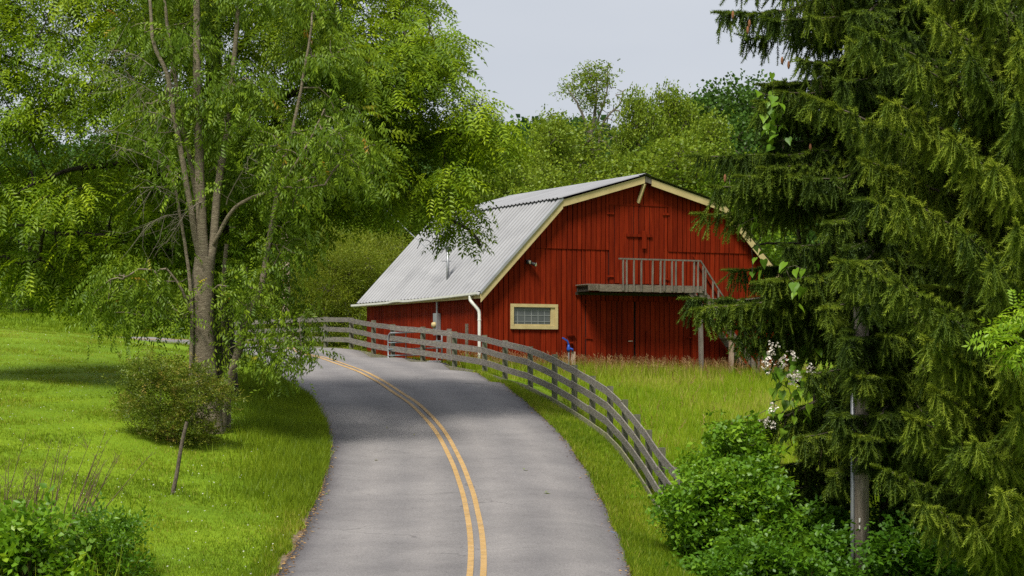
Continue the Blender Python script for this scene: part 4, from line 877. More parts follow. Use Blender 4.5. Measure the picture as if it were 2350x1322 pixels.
# ------------------------------------------------------------------ Norway spruces on the right
_sn = []
def shoot_nodes():
    if _sn: return _sn[0]
    bm_ = np_mesh('shoot', T_BRUSH[0], T_BRUSH[1]); bm_.materials.append(M['spruce']); bo = bpy.data.objects.new('shoot', bm_)
    g = bpy.data.node_groups.new('shoots', 'GeometryNodeTree'); g.interface.new_socket('Geometry', in_out='INPUT', socket_type='NodeSocketGeometry'); g.interface.new_socket('Geometry', in_out='OUTPUT', socket_type='NodeSocketGeometry')
    n = g.nodes; l = g.links; gi = n.new('NodeGroupInput'); go = n.new('NodeGroupOutput'); ip = n.new('GeometryNodeInstanceOnPoints'); oi = n.new('GeometryNodeObjectInfo'); oi.inputs['Object'].default_value = bo
    ar = n.new('GeometryNodeInputNamedAttribute'); ar.data_type = 'FLOAT_VECTOR'; ar.inputs['Name'].default_value = 'rot'; er = n.new('FunctionNodeEulerToRotation'); asc = n.new('GeometryNodeInputNamedAttribute'); asc.data_type = 'FLOAT'; asc.inputs['Name'].default_value = 'scl'
    l.new(gi.outputs[0], ip.inputs['Points']); l.new(oi.outputs['Geometry'], ip.inputs['Instance']); l.new(ar.outputs['Attribute'], er.inputs[0]); l.new(er.outputs[0], ip.inputs['Rotation']); l.new(asc.outputs['Attribute'], ip.inputs['Scale']); l.new(ip.outputs[0], go.inputs[0])
    _sn.append(g); return g
def spruce(root, X_, Y_, zb_, branches, wood, bare, seed, dens=1.0, tint=(0, .75)):
    """branches: (height, azimuth, length, rise at the root, sag) -> brushes hung along them"""
    rg = np.random.default_rng(seed); T, D, TI, SC = [], [], [], []
    for (h, az, L_, rise, sag) in branches:
        o = np.array([X_, Y_, zb_ + h]); dh = np.array([math.cos(az), math.sin(az), 0]); sdv = np.array([-dh[1], dh[0], 0])
        s_ = np.linspace(0, 1, 14); path = o + dh * (s_ * L_)[:, None] + np.array([0, 0, 1]) * (rise * L_ * s_ - sag * L_ * s_ ** 1.6 + .30 * sag * L_ * np.maximum(0, s_ - .55) ** 1.5 * 4)[:, None]
        path += np.cumsum(rg.normal(0, .022, path.shape), 0); wood.tube(path, np.linspace(.015 * L_, .006, 14), 5)
        tb_ = rg.uniform(tint[0], tint[1])
        nt_ = int(L_ * 15 * dens)
        for k in range(nt_):
            t_ = 1 - rg.uniform(0, .88) ** 1.15 if k > 2 else 1.0 - .02 * k; f_ = t_ * 13; i0_ = min(12, int(f_)); p = path[i0_] + (path[i0_ + 1] - path[i0_]) * (f_ - i0_); td = unit(path[i0_ + 1] - path[i0_])
            sd_k = rg.choice([-1, 1]); tl = L_ * .30 * (1.05 - t_) * rg.uniform(.5, 1.2) + .14
            d = unit(td * rg.uniform(.5, 1.1) + sdv * sd_k * rg.uniform(.4, 1.1) + np.array([0, 0, rg.uniform(-.25, .12)]))
            if t_ > .97: d = td
            ns = max(1, int(tl / .19)); q = p.copy(); dd = d.copy()
            young = t_ > .8
            for s2 in range(ns):
                T.append(q.copy()); D.append(dd.copy()); TI.append(np.clip(tb_ + (.28 if (s2 == ns - 1) else .08 if young else -.05) + rg.normal(0, .12), 0, 1)); SC.append(rg.uniform(.8, 1.15))
                # hanging shoots
                for _ in range(rg.integers(1, 4)):
                    hd_ = unit(np.array([rg.normal(0, .28), rg.normal(0, .28), -1.0]) + dd * .35); nh = 1 + int(rg.uniform(0, 3.4) * (1.15 - .5 * t_)); qq = q.copy()
                    for s3 in range(nh):
                        T.append(qq.copy()); D.append(hd_.copy()); TI.append(np.clip(tb_ + (.18 if s3 == nh - 1 else -.08) + rg.normal(0, .12), 0, 1)); SC.append(rg.uniform(.75, 1.15)); qq = qq + hd_ * .19; hd_ = unit(hd_ + rg.normal(0, .12, 3))
                q = q + dd * .19; dd = unit(dd + np.array([0, 0, -.10]) + rg.normal(0, .08, 3))
        for k in range(int(L_ * 3)):      # old bare hanging twigs along the inner branch
            t_ = rg.uniform(.2, .8); p = path[int(t_ * 13)]; e_ = p + np.array([rg.normal(0, .12), rg.normal(0, .12), -rg.uniform(.2, .65)]); bare.tube(np.array([p, (p + e_) / 2 + rg.normal(0, .04, 3), e_]), [.007, .005, .003], 3)
    T, D, TI, SC = map(np.array, (T, D, TI, SC))
    px_ = CX + FPX * T[:, 0] / T[:, 1]; py_ = HZ - FPX * T[:, 2] / T[:, 1]; ok = (px_ < 2760) & (py_ < 1460)
    T, D, TI, SC = T[ok], D[ok], TI[ok], SC[ok]
    return T, frames(D, jit=.8), SC, TI
def spruce_thing(name, label, px, Yb, branches, seed, tint, dens=1.0, hgt=16):
    X_ = (px - CX) / FPX * Yb; zb_ = float(G(X_, Yb)[0]); t_ = thing(name, label, 'tree', (X_, Yb, zb_)); wd = Wood(); ba = Wood()
    wd.tube(np.array([(X_, Yb, zb_ - .3), (X_, Yb, zb_ + hgt * .5), (X_ + .05, Yb, zb_ + hgt)]), [.3, .19, .04], 10)
    par = spruce(t_, X_, Yb, zb_, branches, wd, ba, seed, dens, tint)
    link('trunk', wd.mesh('trunk', (X_, Yb, zb_)), M['bark_mid'], t_); link('bare_twigs', ba.mesh('bare_twigs', (X_, Yb, zb_)), M['hang_twig'], t_, kind='stuff')
    T, R_, SC, TI = par; me = bpy.data.meshes.new('crown'); me.vertices.add(len(T)); me.vertices.foreach_set('co', (T - np.array([X_, Yb, zb_])).astype(np.float32).ravel())
    ry = -np.arcsin(np.clip(R_[:, 2, 0], -1, 1)); rx = np.arctan2(R_[:, 2, 1], R_[:, 2, 2]); rz = np.arctan2(R_[:, 1, 0], R_[:, 0, 0])
    a = me.attributes.new('rot', 'FLOAT_VECTOR', 'POINT'); a.data.foreach_set('vector', np.stack([rx, ry, rz], 1).astype(np.float32).ravel())
    for nm, q in (('scl', SC), ('tint', TI)): a = me.attributes.new(nm, 'FLOAT', 'POINT'); a.data.foreach_set('value', q.astype(np.float32))
    c = link('crown', me, M['spruce'], t_, kind='stuff'); md = c.modifiers.new('shoots', 'NODES'); md.node_group = shoot_nodes(); return t_, (X_, Yb, zb_)
rg = np.random.default_rng(21); W_ = math.pi
X1 = (2050 - CX) / FPX * 47.0; z1 = float(G(X1, 47.0)[0])
br = []
def aim(px, py, Yt, sag, rise, Xr, Yr, zb_):
    """branch whose tip lands on the given point"""
    t_ = pix(px, py, Yt); dx, dy = t_[0] - Xr, t_[1] - Yr; L_ = math.hypot(dx, dy); end = rise - sag + .30 * sag * (.45 ** 1.5) * 4
    return (t_[2] - end * L_ - zb_, math.atan2(dy, dx), L_, rise, sag)
for px, py, Yt in ((1672, 30, 46), (1730, 95, 46.5), (1745, 190, 46), (1790, 300, 46.5), (1610, 375, 45.8), (1720, 470, 46), (1625, 470, 46.4), (1800, 560, 45), (1590, 705, 45.6), (1700, 690, 46), (1690, 800, 45.5), (1770, 640, 44.8), (1840, 860, 44.6),
                   (1640, 975, 45), (1870, 1010, 44.4), (1860, 420, 44.5), (1900, 690, 44), (1950, 560, 44), (1830, 130, 44.8), (1930, 260, 44), (1960, 100, 43.6), (1990, 860, 43.8), (1760, 390, 45.2), (1680, 620, 47.5), (1780, 760, 47), (1900, 1080, 44), (2050, 1000, 43.8), (1930, 180, 43.6), (2000, 330, 43.4), (1980, 450, 43.6), (1900, 500, 44), (2010, 640, 43.4), (1940, 770, 43.6), (1960, 830, 43.5), (2040, 760, 43.3), (1960, 20, 43.8), (1900, -60, 44.4), (1800, -40, 45), (1930, 1000, 43.8), (1985, 1040, 43.4), (1950, 1010, 42.9), (2010, 950, 42.8), (1930, 600, 42.8), (1980, 700, 42.7), (1960, 840, 42.8), (1940, 780, 42.6), (1990, 880, 42.6), (1960, 640, 42.6), (1920, 960, 42.8), (1985, 1000, 42.7), (1600, 690, 44.8), (1650, 700, 45), (1752, 225, 45.6), (1748, 270, 46), (1755, 330, 45.8), (1735, 365, 45.4), (1770, 200, 46.4), (1700, 740, 45), (1640, 430, 45.2), (1700, 400, 45), (1740, 640, 44.6), (1700, -60, 46.5), (1760, 40, 45.5), (1850, 30, 44.6), (2120, -40, 44), (2200, 20, 44.5), (2260, 90, 45), (2150, 120, 44), (2250, -70, 45), (2300, 10, 45.5), (2080, 60, 43.6), (2040, 150, 43.6), (1790, 220, 45.4), (2060, 260, 43.8), (2100, 380, 44)):
    br.append(aim(px, py, Yt, .42, .12, X1, 47.0, z1))
for h in np.r_[np.arange(1.9, 15.5, .125), np.arange(15.5, 21.9, .2)]:
    az = rg.uniform(0, 2 * W_) if rg.uniform() < .5 else -W_ / 2 + rg.normal(0, .8); L_ = np.clip(3.7 - .10 * h, 1.5, 4) * rg.uniform(.65, 1.0)
    if math.cos(az) < -.3: L_ *= .8
    if h > 14: L_ *= max(.12, (22.2 - h) / 8.2)
    br.append((h + rg.uniform(-.1, .1), az, L_, rg.uniform(-.05, .15), rg.uniform(.3, .55)))
SP1, o1 = spruce_thing('spruce_tree', 'dark drooping spruce whose branches reach over the barn stairs', 2050, 47.0, br, 31, (.0, .5), 1.25, 22)
X2 = (2440 - CX) / FPX * 41.5; z2 = float(G(X2, 41.5)[0]); br = []
for px, py, Yt in ((1975, 70, 39), (1870, 235, 40), (2035, 215, 38.6), (2140, 30, 38.5), (2230, 100, 38), (2060, 440, 38.6), (2010, 470, 39.5), (1925, 615, 39.5), (2050, 660, 38.2), (2180, 300, 37.6), (2260, 380, 37.4), (2200, 540, 37.6), (2280, 620, 37.2), (2110, 770, 38),
                   (2190, 740, 37.6), (2290, 800, 37.2), (2090, 960, 38.4), (2170, 1010, 37.8), (2250, 1000, 37.4), (2130, 1150, 38.4), (2240, 1200, 37.8), (2310, 1130, 37.2), (1990, 350, 40), (2090, 130, 38.8), (2320, 220, 37), (2330, 500, 37), (2020, 1080, 40), (2330, 930, 37), (2150, 880, 38.2), (2250, -40, 38.5), (2060, -60, 39.5), (2330, 60, 37.5), (2150, -90, 39)):
    br.append(aim(px, py, Yt, .18, .42, X2, 41.5, z2))
for h in np.r_[np.arange(1.2, 13.5, .34), np.arange(13.5, 19.8, .2)]:
    az = W_ + rg.uniform(-1.5, 1.2) if h < 13.5 else rg.uniform(0, 2 * W_); br.append((h + rg.uniform(-.1, .1), az, np.clip(3.5 - .08 * h, 1.5, 4) * rg.uniform(.5, .95) * (max(.12, (20.2 - h) / 6.7) if h > 13.5 else 1), rg.uniform(.1, .4), rg.uniform(.2, .4)))
SP2, o2_ = spruce_thing('spruce_tree', 'light tipped spruce filling the right edge of the view', 2440, 41.5, br, 37, (.25, .72), 1.3, 20)
# cones hanging from the first spruce
for px, py in ((1682, 25), (1716, 60), (1795, 130), (1810, 140), (1664, 400), (1720, 45), (1860, 330)):
    c = pix(px, py, 45.6); cn = MB(); zz = np.linspace(0, -.16, 7); cn.tube([(c[0], c[1], c[2] + q) for q in zz], [.008, .022, .028, .03, .028, .022, .01], 7)
    link('cone', cn.mesh('cone', o1, smooth=True), M['cone'], SP1)

# ------------------------------------------------------------------ catalpa with large leaves and white flowers between the spruces
YC = 47.6; Xc_ = (1905 - CX) / FPX * YC; zc_ = float(G(Xc_, YC)[0])
cat = thing('catalpa_tree', 'catalpa with big heart-shaped leaves and white blossom beside the dark spruce', 'tree', (Xc_, YC, zc_))
wd = Wood(); limbs = []
for q, r_ in (([(1905, 1290, YC), (1890, 1100, YC), (1870, 900, YC - .3), (1850, 700, YC - .4), (1830, 500, YC - .4), (1790, 300, YC - .6), (1770, 230, YC - .8)], .09),
              ([(1870, 900, YC - .3), (1820, 870, YC - 1), (1790, 850, YC - 1.4)], .04), ([(1850, 720, YC - .4), (1830, 690, YC - 1.2), (1800, 650, YC - 2.2)], .03), ([(1880, 1000, YC), (1820, 960, YC - 1.2), (1780, 960, YC - 1.6)], .03), ([(1835, 560, YC - .4), (1760, 560, YC - 1), (1725, 570, YC - 1.5)], .03)):
    p = limb_path(q, .03); limbs.append(p); wd.tube(p, np.linspace(r_, .012, len(p)), 6)
hv = [(0, 0, 0), (-.05, .09, 0), (.03, .145, .0), (.13, .125, 0), (.24, .06, -.02), (.36, 0, -.07), (.24, -.06, -.02), (.13, -.125, 0), (.03, -.145, 0), (-.05, -.09, 0), (.12, 0, -.03)]
hf = [(10, i_, (i_ + 1) % 10) for i_ in range(10)]
LM = []
for k in range(4):
    LM.append(np_mesh('leaf', np.array(hv) * 1.0 + 0, np.array(hf), {'tint': np.full(11, .2 + .25 * k)})); LM[-1].materials.append(M['catalpa'])
spots = []
for (cx_, cy_, sx_, sy_, Yq, nq) in ((1782, 250, 18, 30, 45.4, 30), (1766, 300, 12, 26, 45.4, 16), (1830, 650, 30, 22, 44.6, 11), (1742, 590, 12, 26, 45.6, 9), (1712, 512, 14, 10, 45.6, 5), (1820, 880, 38, 38, 45.2, 34), (1800, 960, 26, 60, 45.4, 26), (1850, 920, 30, 40, 45.2, 16), (1690, 975, 30, 20, 44.8, 12), (1880, 800, 40, 40, 46.2, 16), (1765, 430, 14, 24, 46.4, 7)):
    for _ in range(nq): spots.append(pix(rg.normal(cx_, sx_), rg.normal(cy_, sy_), Yq + rg.normal(0, .25)))
spots = np.array(spots); dl = grow([L_ for L_ in limbs], spots[::3], wd, .004, .002)
link('trunk', wd.mesh('trunk', (Xc_, YC, zc_)), M['bark_mid'], cat)
for k, p in enumerate(spots):
    o = link('leaf', LM[rg.integers(0, 4)], None, cat); o.location = p - np.array([Xc_, YC, zc_]); s_ = rg.uniform(.38, .68); o.scale = (s_, s_, s_)
    d = Vector((rg.normal(-.25, .5), rg.normal(-.4, .5), -rg.uniform(.5, 1.3))); o.rotation_euler = (d.to_track_quat('X', 'Z').to_matrix() @ Matrix.Rotation(rg.uniform(-.7, .7), 3, 'X')).to_euler()
fv, ff = t_round(5, .03, .05, .05, 1.1, 5)
for px, py in ((1775, 792), (1770, 815), (1757, 830), (1790, 838), (1800, 822), (1820, 818), (1762, 845), (1812, 862), (1825, 874), (1832, 862), (1858, 848), (1776, 975), (1755, 972), (1772, 938)):
    c = pix(px, py, 44.9); k = 13; T = RNG.normal(0, .05, (k, 3)) + np.zeros(3); v_, f_, t_ = scatter(fv, ff, frames(RNG.normal(0, 1, (k, 3)) + np.array([0, -.6, .2])), T, RNG.uniform(.45, .85, k), RNG.uniform(0, 1, k))
    o = link('flower_cluster', np_mesh('flower_cluster', v_, f_, {'tint': t_}), M['petal'], cat, kind='stuff'); o.location = c - np.array([Xc_, YC, zc_])

# ------------------------------------------------------------------ shrubs
def shrub(name, label, cat_, poly, Yc, depth, n_, per, tpl, size, mat, stem=5, base=None, spread=.16, droop=.1, tl=(0, 1), bark='bark_mid', clump=.3, r0=.02, group=None, flat=.8):
    pa = np.array(poly, float); bx_ = base or (pa[:, 0].mean(), pa[:, 1].max()); X_ = (bx_[0] - CX) / FPX * Yc; z_ = float(G(X_, Yc)[0]); o = np.array([X_, Yc, z_])
    t_ = thing(name, label, cat_, o, group); tg = poly_targets(poly, Yc, depth, n_, 1.0, 0, clump); tg[:, 2] = np.maximum(tg[:, 2], G(tg[:, 0], tg[:, 1]) + .06)
    wd = Wood(); limbs = []
    for k in range(stem):
        e_ = tg[RNG.integers(0, len(tg))]; b_ = o + np.array([RNG.normal(0, .12), RNG.normal(0, .12), -.1]); m_ = b_ * .5 + e_ * .5 + np.array([0, 0, .15]) ; p = catmull(np.array([b_, m_, e_]), 4); limbs.append(p); wd.tube(p, np.linspace(r0, .006, len(p)), 5)
    d_ = grow(limbs, tg, wd, .003, .0022, nsides=3)
    link('stems', wd.mesh('stems', o), M[bark], t_)
    crown_obj(t_, o, [leaves_at(tg, d_, per, spread, tpl, size, droop, flat=flat, tint_lo=tl[0], tint_hi=tl[1])], M[mat], name='foliage'); return t_
shrub('azalea_bush', 'bronze and green tufted bush at the foot of the cherry trunk', 'bush', [(262, 905), (300, 870), (290, 835), (350, 820), (420, 830), (470, 860), (520, 880), (515, 950), (490, 1010), (440, 1045), (390, 1035), (335, 1000), (290, 960)], 53.8, 1.1, 150, 34, T_SMALL, 1.1, 'azalea', 10, (405, 1040), .17, -.05, clump=.25, flat=.6)
shrub('leafy_bush', 'fresh green bush swallowing the near end of the plank fence', 'bush', [(1508, 1142), (1545, 1128), (1575, 1150), (1612, 1130), (1640, 1080), (1700, 1060), (1750, 1075), (1790, 1120), (1775, 1170), (1815, 1200), (1830, 1290), (1810, 1390), (1600, 1390), (1575, 1320), (1595, 1270), (1545, 1220), (1560, 1180)], 42.8, 1.4, 230, 26, T_BUSH, 1.0, 'bush', 14, (1680, 1370), .24, .15, (.25, 1), clump=.5, flat=.6)
shrub('undergrowth_bush', 'shaded green bush low between the fence bush and utility pole', 'bush', [(1810, 1170), (1850, 1120), (1900, 1130), (1950, 1170), (1960, 1390), (1800, 1390)], 46.6, 1.0, 110, 22, T_BUSH, 1.15, 'bush', 5, (1880, 1390), .2, .15, (0, .75))
shrub('undergrowth_bush', 'shaded green bush to the right of the utility pole foot', 'bush', [(2000, 1160), (2060, 1110), (2140, 1150), (2220, 1200), (2240, 1400), (1995, 1400)], 46.6, 1.0, 110, 20, T_BUSH, 1.2, 'bush', 5, (2110, 1390), .22, .15, (0, .6))
shrub('undergrowth_bush', 'dim bush under the light tipped spruce in the lower right corner', 'bush', [(2200, 1230), (2300, 1190), (2400, 1210), (2420, 1410), (2190, 1410)], 41.0, 1.0, 70, 20, T_BUSH, 1.2, 'bush', 4, (2310, 1400), .22, .15, (0, .5))
shrub('sumac_sprout', 'bright yellow-green feathery sprout at the right edge of the view', 'plant', [(2290, 760), (2330, 700), (2390, 690), (2400, 850), (2330, 840)], 36.5, .4, 12, 8, T_WAL, .8, 'bush', 1, (2420, 1420), .1, .1, (.9, 1))
shrub('bramble_bush', 'broad-leaved green bramble in the lower left corner', 'bush', [(-60, 1240), (0, 1190), (40, 1215), (75, 1185), (110, 1200), (105, 1250), (150, 1265), (170, 1310), (180, 1380), (-80, 1380)], 35.2, .8, 60, 16, T_BIG, .85, 'bush', 7, (60, 1380), .18, .1, (.4, 1), clump=.3, flat=.7)
shrub('weed_clump', 'leafy goldenrod clump beside the lower left bramble', 'plant', [(150, 1240), (200, 1200), (250, 1190), (300, 1215), (320, 1290), (310, 1370), (160, 1370)], 36.0, .6, 70, 16, T_SMALL, 1.5, 'bush', 10, (235, 1370), .1, -.2)
shrub('sapling', 'airy light green sapling rising behind the fence-end bush', 'sapling', [(1590, 1075), (1620, 1035), (1640, 985), (1665, 950), (1710, 958), (1730, 985), (1770, 1040), (1740, 1110), (1690, 1090), (1640, 1110)], 44.5, .8, 62, 14, T_BUSH, 1.0, 'bush', 4, (1690, 1380), .16, .25, (.5, 1), clump=.2)
shrub('leafy_bush', 'fresh green bush at the bottom edge in front of the fence-end bush', 'bush', [(1590, 1285), (1640, 1250), (1690, 1275), (1740, 1240), (1800, 1260), (1850, 1300), (1870, 1420), (1560, 1420)], 40.6, .9, 120, 22, T_BUSH, 1.0, 'bush', 8, (1710, 1400), .2, .15, (.05, .8), clump=.4, flat=.6)
shrub('undergrowth_bush', 'leafy growth hugging the bottom left of the utility pole', 'bush', [(1840, 1235), (1890, 1190), (1935, 1215), (1950, 1300), (1950, 1420), (1830, 1420)], 42.4, .7, 60, 20, T_BUSH, 1.1, 'bush', 5, (1890, 1400), .18, .15, (0, .55), clump=.4)
shrub('undergrowth_bush', 'leafy growth hugging the bottom right of the utility pole', 'bush', [(2010, 1240), (2060, 1215), (2130, 1240), (2170, 1290), (2180, 1420), (2000, 1420)], 42.4, .7, 70, 20, T_BUSH, 1.1, 'bush', 5, (2090, 1400), .18, .15, (0, .45), clump=.4)
# dry stalks
o = pix(110, 1270, 37.5); o[2] = float(G(o[0], 37.5)[0]); ws = thing('dry_stalks', 'bare brown weed stalks standing above the lower left bramble', 'plant', o)
for k in range(46):
    bx_ = RNG.uniform(-.85, .6); b_ = np.array([bx_, RNG.normal(0, .3), -.05]); h = RNG.uniform(1.0, 2.15); ln = RNG.normal(.05 if bx_ < 0 else .32, .14)
    e_ = b_ + np.array([ln * h, RNG.normal(0, .1), h]); m_ = (b_ + e_) / 2 + np.array([-.04, 0, .05]); wd = Wood(); wd.tube(np.array([b_, m_, e_]), [.011, .008, .003], 4)
    for q in range(5):
        t_ = RNG.uniform(.55, .98); p = b_ + (e_ - b_) * t_; wd.tube(np.array([p, p + np.array([RNG.choice([-1, 1]) * RNG.uniform(.05, .16), 0, RNG.uniform(.08, .22)])]), [.004, .002], 3)
    link('stalk', wd.mesh('stalk', (0, 0, 0)), M['stalk'], ws)
# leaning stake on the lawn
a_ = pix(395, 1118, 46.2); a_[2] = float(G(a_[0], 46.2)[0]); b_ = pix(429, 968, 46.2)
wd = Wood(); p = catmull(np.array([a_ - np.array([.02, 0, .15]), a_ + (b_ - a_) * .3 + np.array([.012, 0, 0]), a_ + (b_ - a_) * .7 - np.array([.012, 0, 0]), b_]), 5); wd.tube(p, np.linspace(.045, .035, len(p)), 7)
link('wooden_stake', wd.mesh('wooden_stake', a_), M['bark_mid'], label='thin crooked stake leaning upright on the lawn', category='stake').location = a_

# ------------------------------------------------------------------ woods behind
def bg_mesh(seed, h, rx, tplv, n_t, per, size, shape='round', gaps=.5, spread=.5, lo=.12):
    """trunk and crown meshes of one background tree, standing on the origin"""
    rg = np.random.default_rng(seed); global RNG; keep = RNG; RNG = rg
    trk = np.array([(0, 0, -.5), (rg.normal(0, .15), rg.normal(0, .15), h * .35), (rg.normal(0, .3), rg.normal(0, .3), h * .75), (rg.normal(0, .3), 0, h * .97)]); trk = catmull(trk, 5)
    wd = Wood(); wd.tube(trk, np.linspace(.022 * h, .02, len(trk)), 7); limbs = [trk]
    nl = 11; lobes = []
    for k in range(nl):
        t_ = lo + .08 + (.95 - lo - .08) * (k + .5) / nl; a = k * 2.4 + rg.uniform(-.4, .4); pr = {'round': math.sin(math.pi * min(1, t_ * .86 + .1)) ** .55, 'tall': (1 - t_) ** .45 * .95 + .12, 'shrub': math.sqrt(max(0, 1 - t_ * t_))}[shape]
        R_ = rx * pr * rg.uniform(.6, 1.0); b_ = trk[min(len(trk) - 1, int(t_ * .8 * len(trk)))]; e_ = np.array([math.cos(a) * R_, math.sin(a) * R_, h * t_ + .06 * h]); m_ = b_ * .5 + e_ * .5 + np.array([0, 0, .03 * h]); p = catmull(np.array([b_, m_, e_]), 5); limbs.append(p); wd.tube(p, np.linspace(.010 * h, .015, len(p)), 5)
        lobes.append((e_ * .72 + b_ * .28, rx * rg.uniform(.28, .42) * (.6 + .4 * pr)))
    lobes.append((np.array([0, 0, h * .88]), rx * .35))
    tg = []
    while len(tg) < n_t:
        c, r_ = lobes[rg.integers(0, len(lobes))]; d = rg.normal(0, 1, 3); d /= np.linalg.norm(d); q = c + d * r_ * rg.uniform(.35, 1) ** .5 * np.array([1, 1, 1.15])
        if q[2] > h * lo * .6 and q[2] < h * 1.03: tg.append(q)
    tg = np.array(tg); d_ = grow([L_[::2] for L_ in limbs], tg, wd, .008, .006, nsides=3)
    lv = leaves_at(tg, d_, per, spread, tplv, size, .05, out_from=np.array([0, 0, h * .5]), up_jit=.6, tint_tree=.5)
    RNG = keep
    return wd.mesh('trunk', (0, 0, 0)), np_mesh('crown', lv[0], lv[1], {'tint': lv[2]})
KIND = {'round': bg_mesh(1, 10, 4.2, T_BG, 480, 17, .68), 'round2': bg_mesh(2, 10, 4.0, T_BG, 480, 17, .68), 'tall': bg_mesh(3, 10, 2.6, T_BG, 420, 15, .5, 'tall', spread=.34, lo=.08), 'shrub': bg_mesh(4, 5, 3.0, T_FINE, 420, 20, 1.2, 'shrub', spread=.32, lo=.02), 'open': bg_mesh(5, 10, 3.0, T_BG, 200, 14, .55, 'round', spread=.36, lo=.25)}
def bg_tree(px, Y_, py_top, kind, mat, name, label, cat_='tree', wide=1.0, rot=None, group=None, bark='bark_mid', sink=0):
    X_ = (px - CX) / FPX * Y_; z_ = float(Z0(X_, Y_)) - sink; top = -(py_top - HZ) / FPX * Y_; hh = {'shrub': 5.0}.get(kind, 10.0); s_ = max(.15, (top - z_) / hh)
    t_ = thing(name, label, cat_, (X_, Y_, z_), group, rot if rot is not None else RNG.uniform(0, 6.28)); t_.scale = (s_ * wide, s_ * wide, s_)
    for nm, me, mt_ in (('trunk', KIND[kind][0], M[bark]), ('crown', KIND[kind][1], mat if not isinstance(mat, str) else M[mat])):
        if not len(me.materials): me.materials.append(mt_)
        o = link(nm, me, None, t_, **({'kind': 'stuff'} if nm == 'crown' else {})); o.material_slots[0].link = 'OBJECT'; o.material_slots[0].material = mt_
    return t_
BGT = [
 # behind the barn
 (1310, 128, 300, 'open', 'wood_a', 'sycamore_tree', 'airy tree with thin leaves low beside the tall half bare tree', 1.0),
 (1262, 122, 272, 'tall', 'wood_a', 'poplar_tree', 'olive green poplar left of the half bare tree behind the barn', .95),
 (1462, 124, 215, 'tall', 'wood_a', 'poplar_tree', 'pale green poplar standing just left above the barn ridge end', .62),
 (1548, 126, 205, 'tall', 'wood_a', 'poplar_tree', 'tallest pale poplar right of the ridge behind the barn', .66),
 (1625, 120, 270, 'tall', 'wood_a', 'poplar_tree', 'yellow-green poplar right of the tall pale poplars', .7),
 (1700, 172, 228, 'round', 'wood_c', 'maple_tree', 'dark green rounded tree between the poplars and the spruce', 1.0),
 (1640, 178, 262, 'round2', 'wood_c', 'maple_tree', 'dark tree peeping out behind the yellow-green poplar', .9),
 (1400, 116, 392, 'round', 'wood_a', 'elm_tree', 'olive tree low behind the barn ridge', 1.1),
 (1570, 114, 352, 'round2', 'wood_a', 'elm_tree', 'yellow-green tree close behind the right roof slope', 1.1),
 (1205, 118, 372, 'round2', 'wood_a', 'elm_tree', 'olive tree above the far end of the tin roof', 1.0),
 (1150, 112, 400, 'round', 'wood_a', 'elm_tree', 'small yellow-green tree above the left roof break', 1.0),
 (1690, 112, 395, 'round', 'wood_b', 'elm_tree', 'green tree behind the right end of the barn roof', 1.0),
 (1100, 122, 420, 'round2', 'wood_b', 'elm_tree', 'green tree peeping past the hanging walnut branch over the roof', 1.0),
 # left of the barn
 (980, 116, 440, 'round2', 'wood_b', 'elm_tree', 'green tree rising behind the far roof corner', 1.1),
 (880, 114, 470, 'round', 'wood_b', 'elm_tree', 'green tree behind the feathery shrubs left of the barn', 1.1),
 (770, 118, 440, 'round2', 'wood_b', 'elm_tree', 'green tree above the left feathery shrub', 1.1),
 (640, 124, 430, 'round', 'wood_b', 'elm_tree', 'green tree behind the bleached utility pole', 1.2),
 (500, 132, 430, 'round2', 'wood_b', 'maple_tree', 'green tree seen behind the cherry stems', 1.2),
 (360, 134, 420, 'round', 'wood_b', 'maple_tree', 'green tree beyond the road left of the cherry trunk', 1.2),
 (210, 133, 410, 'round2', 'wood_b', 'maple_tree', 'full green tree on the far edge of the lawn', 1.2),
 (70, 132, 430, 'round', 'wood_b', 'maple_tree', 'green tree nearest the left edge of the view', 1.2),
 (-80, 134, 400, 'round2', 'wood_b', 'maple_tree', 'green tree cut by the left edge beyond the lawn', 1.2),
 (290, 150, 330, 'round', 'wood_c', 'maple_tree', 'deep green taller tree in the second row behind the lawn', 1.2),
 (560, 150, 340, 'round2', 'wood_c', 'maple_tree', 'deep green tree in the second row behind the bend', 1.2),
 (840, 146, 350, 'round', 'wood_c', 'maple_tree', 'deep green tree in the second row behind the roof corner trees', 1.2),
]
for px, Y_, top, kd, mt_, nm, lab, wdv in BGT: bg_tree(px, Y_, top, kd, mt_, nm, lab, wide=wdv, group='trees of the wood behind the road and barn')
for px, Y_, top, lab, wdv in ((735, 104, 600, 'feathery yellow-green shrub right above the far fence end', 1.1), (800, 103, 590, 'feathery shrub touching the far corner of the barn', 1.0), (690, 107, 620, 'feathery shrub behind the bleached utility pole', 1.1), (860, 107, 560, 'darker feathery shrub showing above the tin roof corner', 1.1), (770, 110, 545, 'taller feathery shrub in the middle of the thicket', 1.1)):
    bg_tree(px, Y_, top, 'shrub', 'bamboo', 'feathery_shrub', lab, 'shrub', wide=wdv, group='feathery shrubs left of the barn', bark='bark_mid')
for px, Y_, top, lab in ((30, 127, 600, 'dark bush at the far lawn edge by the left border'), (120, 128, 620, 'round bush at the far lawn edge under the full green tree'), (215, 127, 610, 'bush at the far lawn edge with bright leaves'), (320, 124, 650, 'low bush beyond the road behind drooping cherry leaves'), (430, 122, 640, 'low bush beyond the road right behind the cherry trunk'), (560, 114, 640, 'low bush beyond the bend between the cherry stems'), (625, 112, 650, 'low bush directly behind the far fence planks')):
    bg_tree(px, Y_, top, 'shrub', 'wood_b', 'hedge_bush', lab, 'bush', wide=1.3, group='bushes beyond the road')
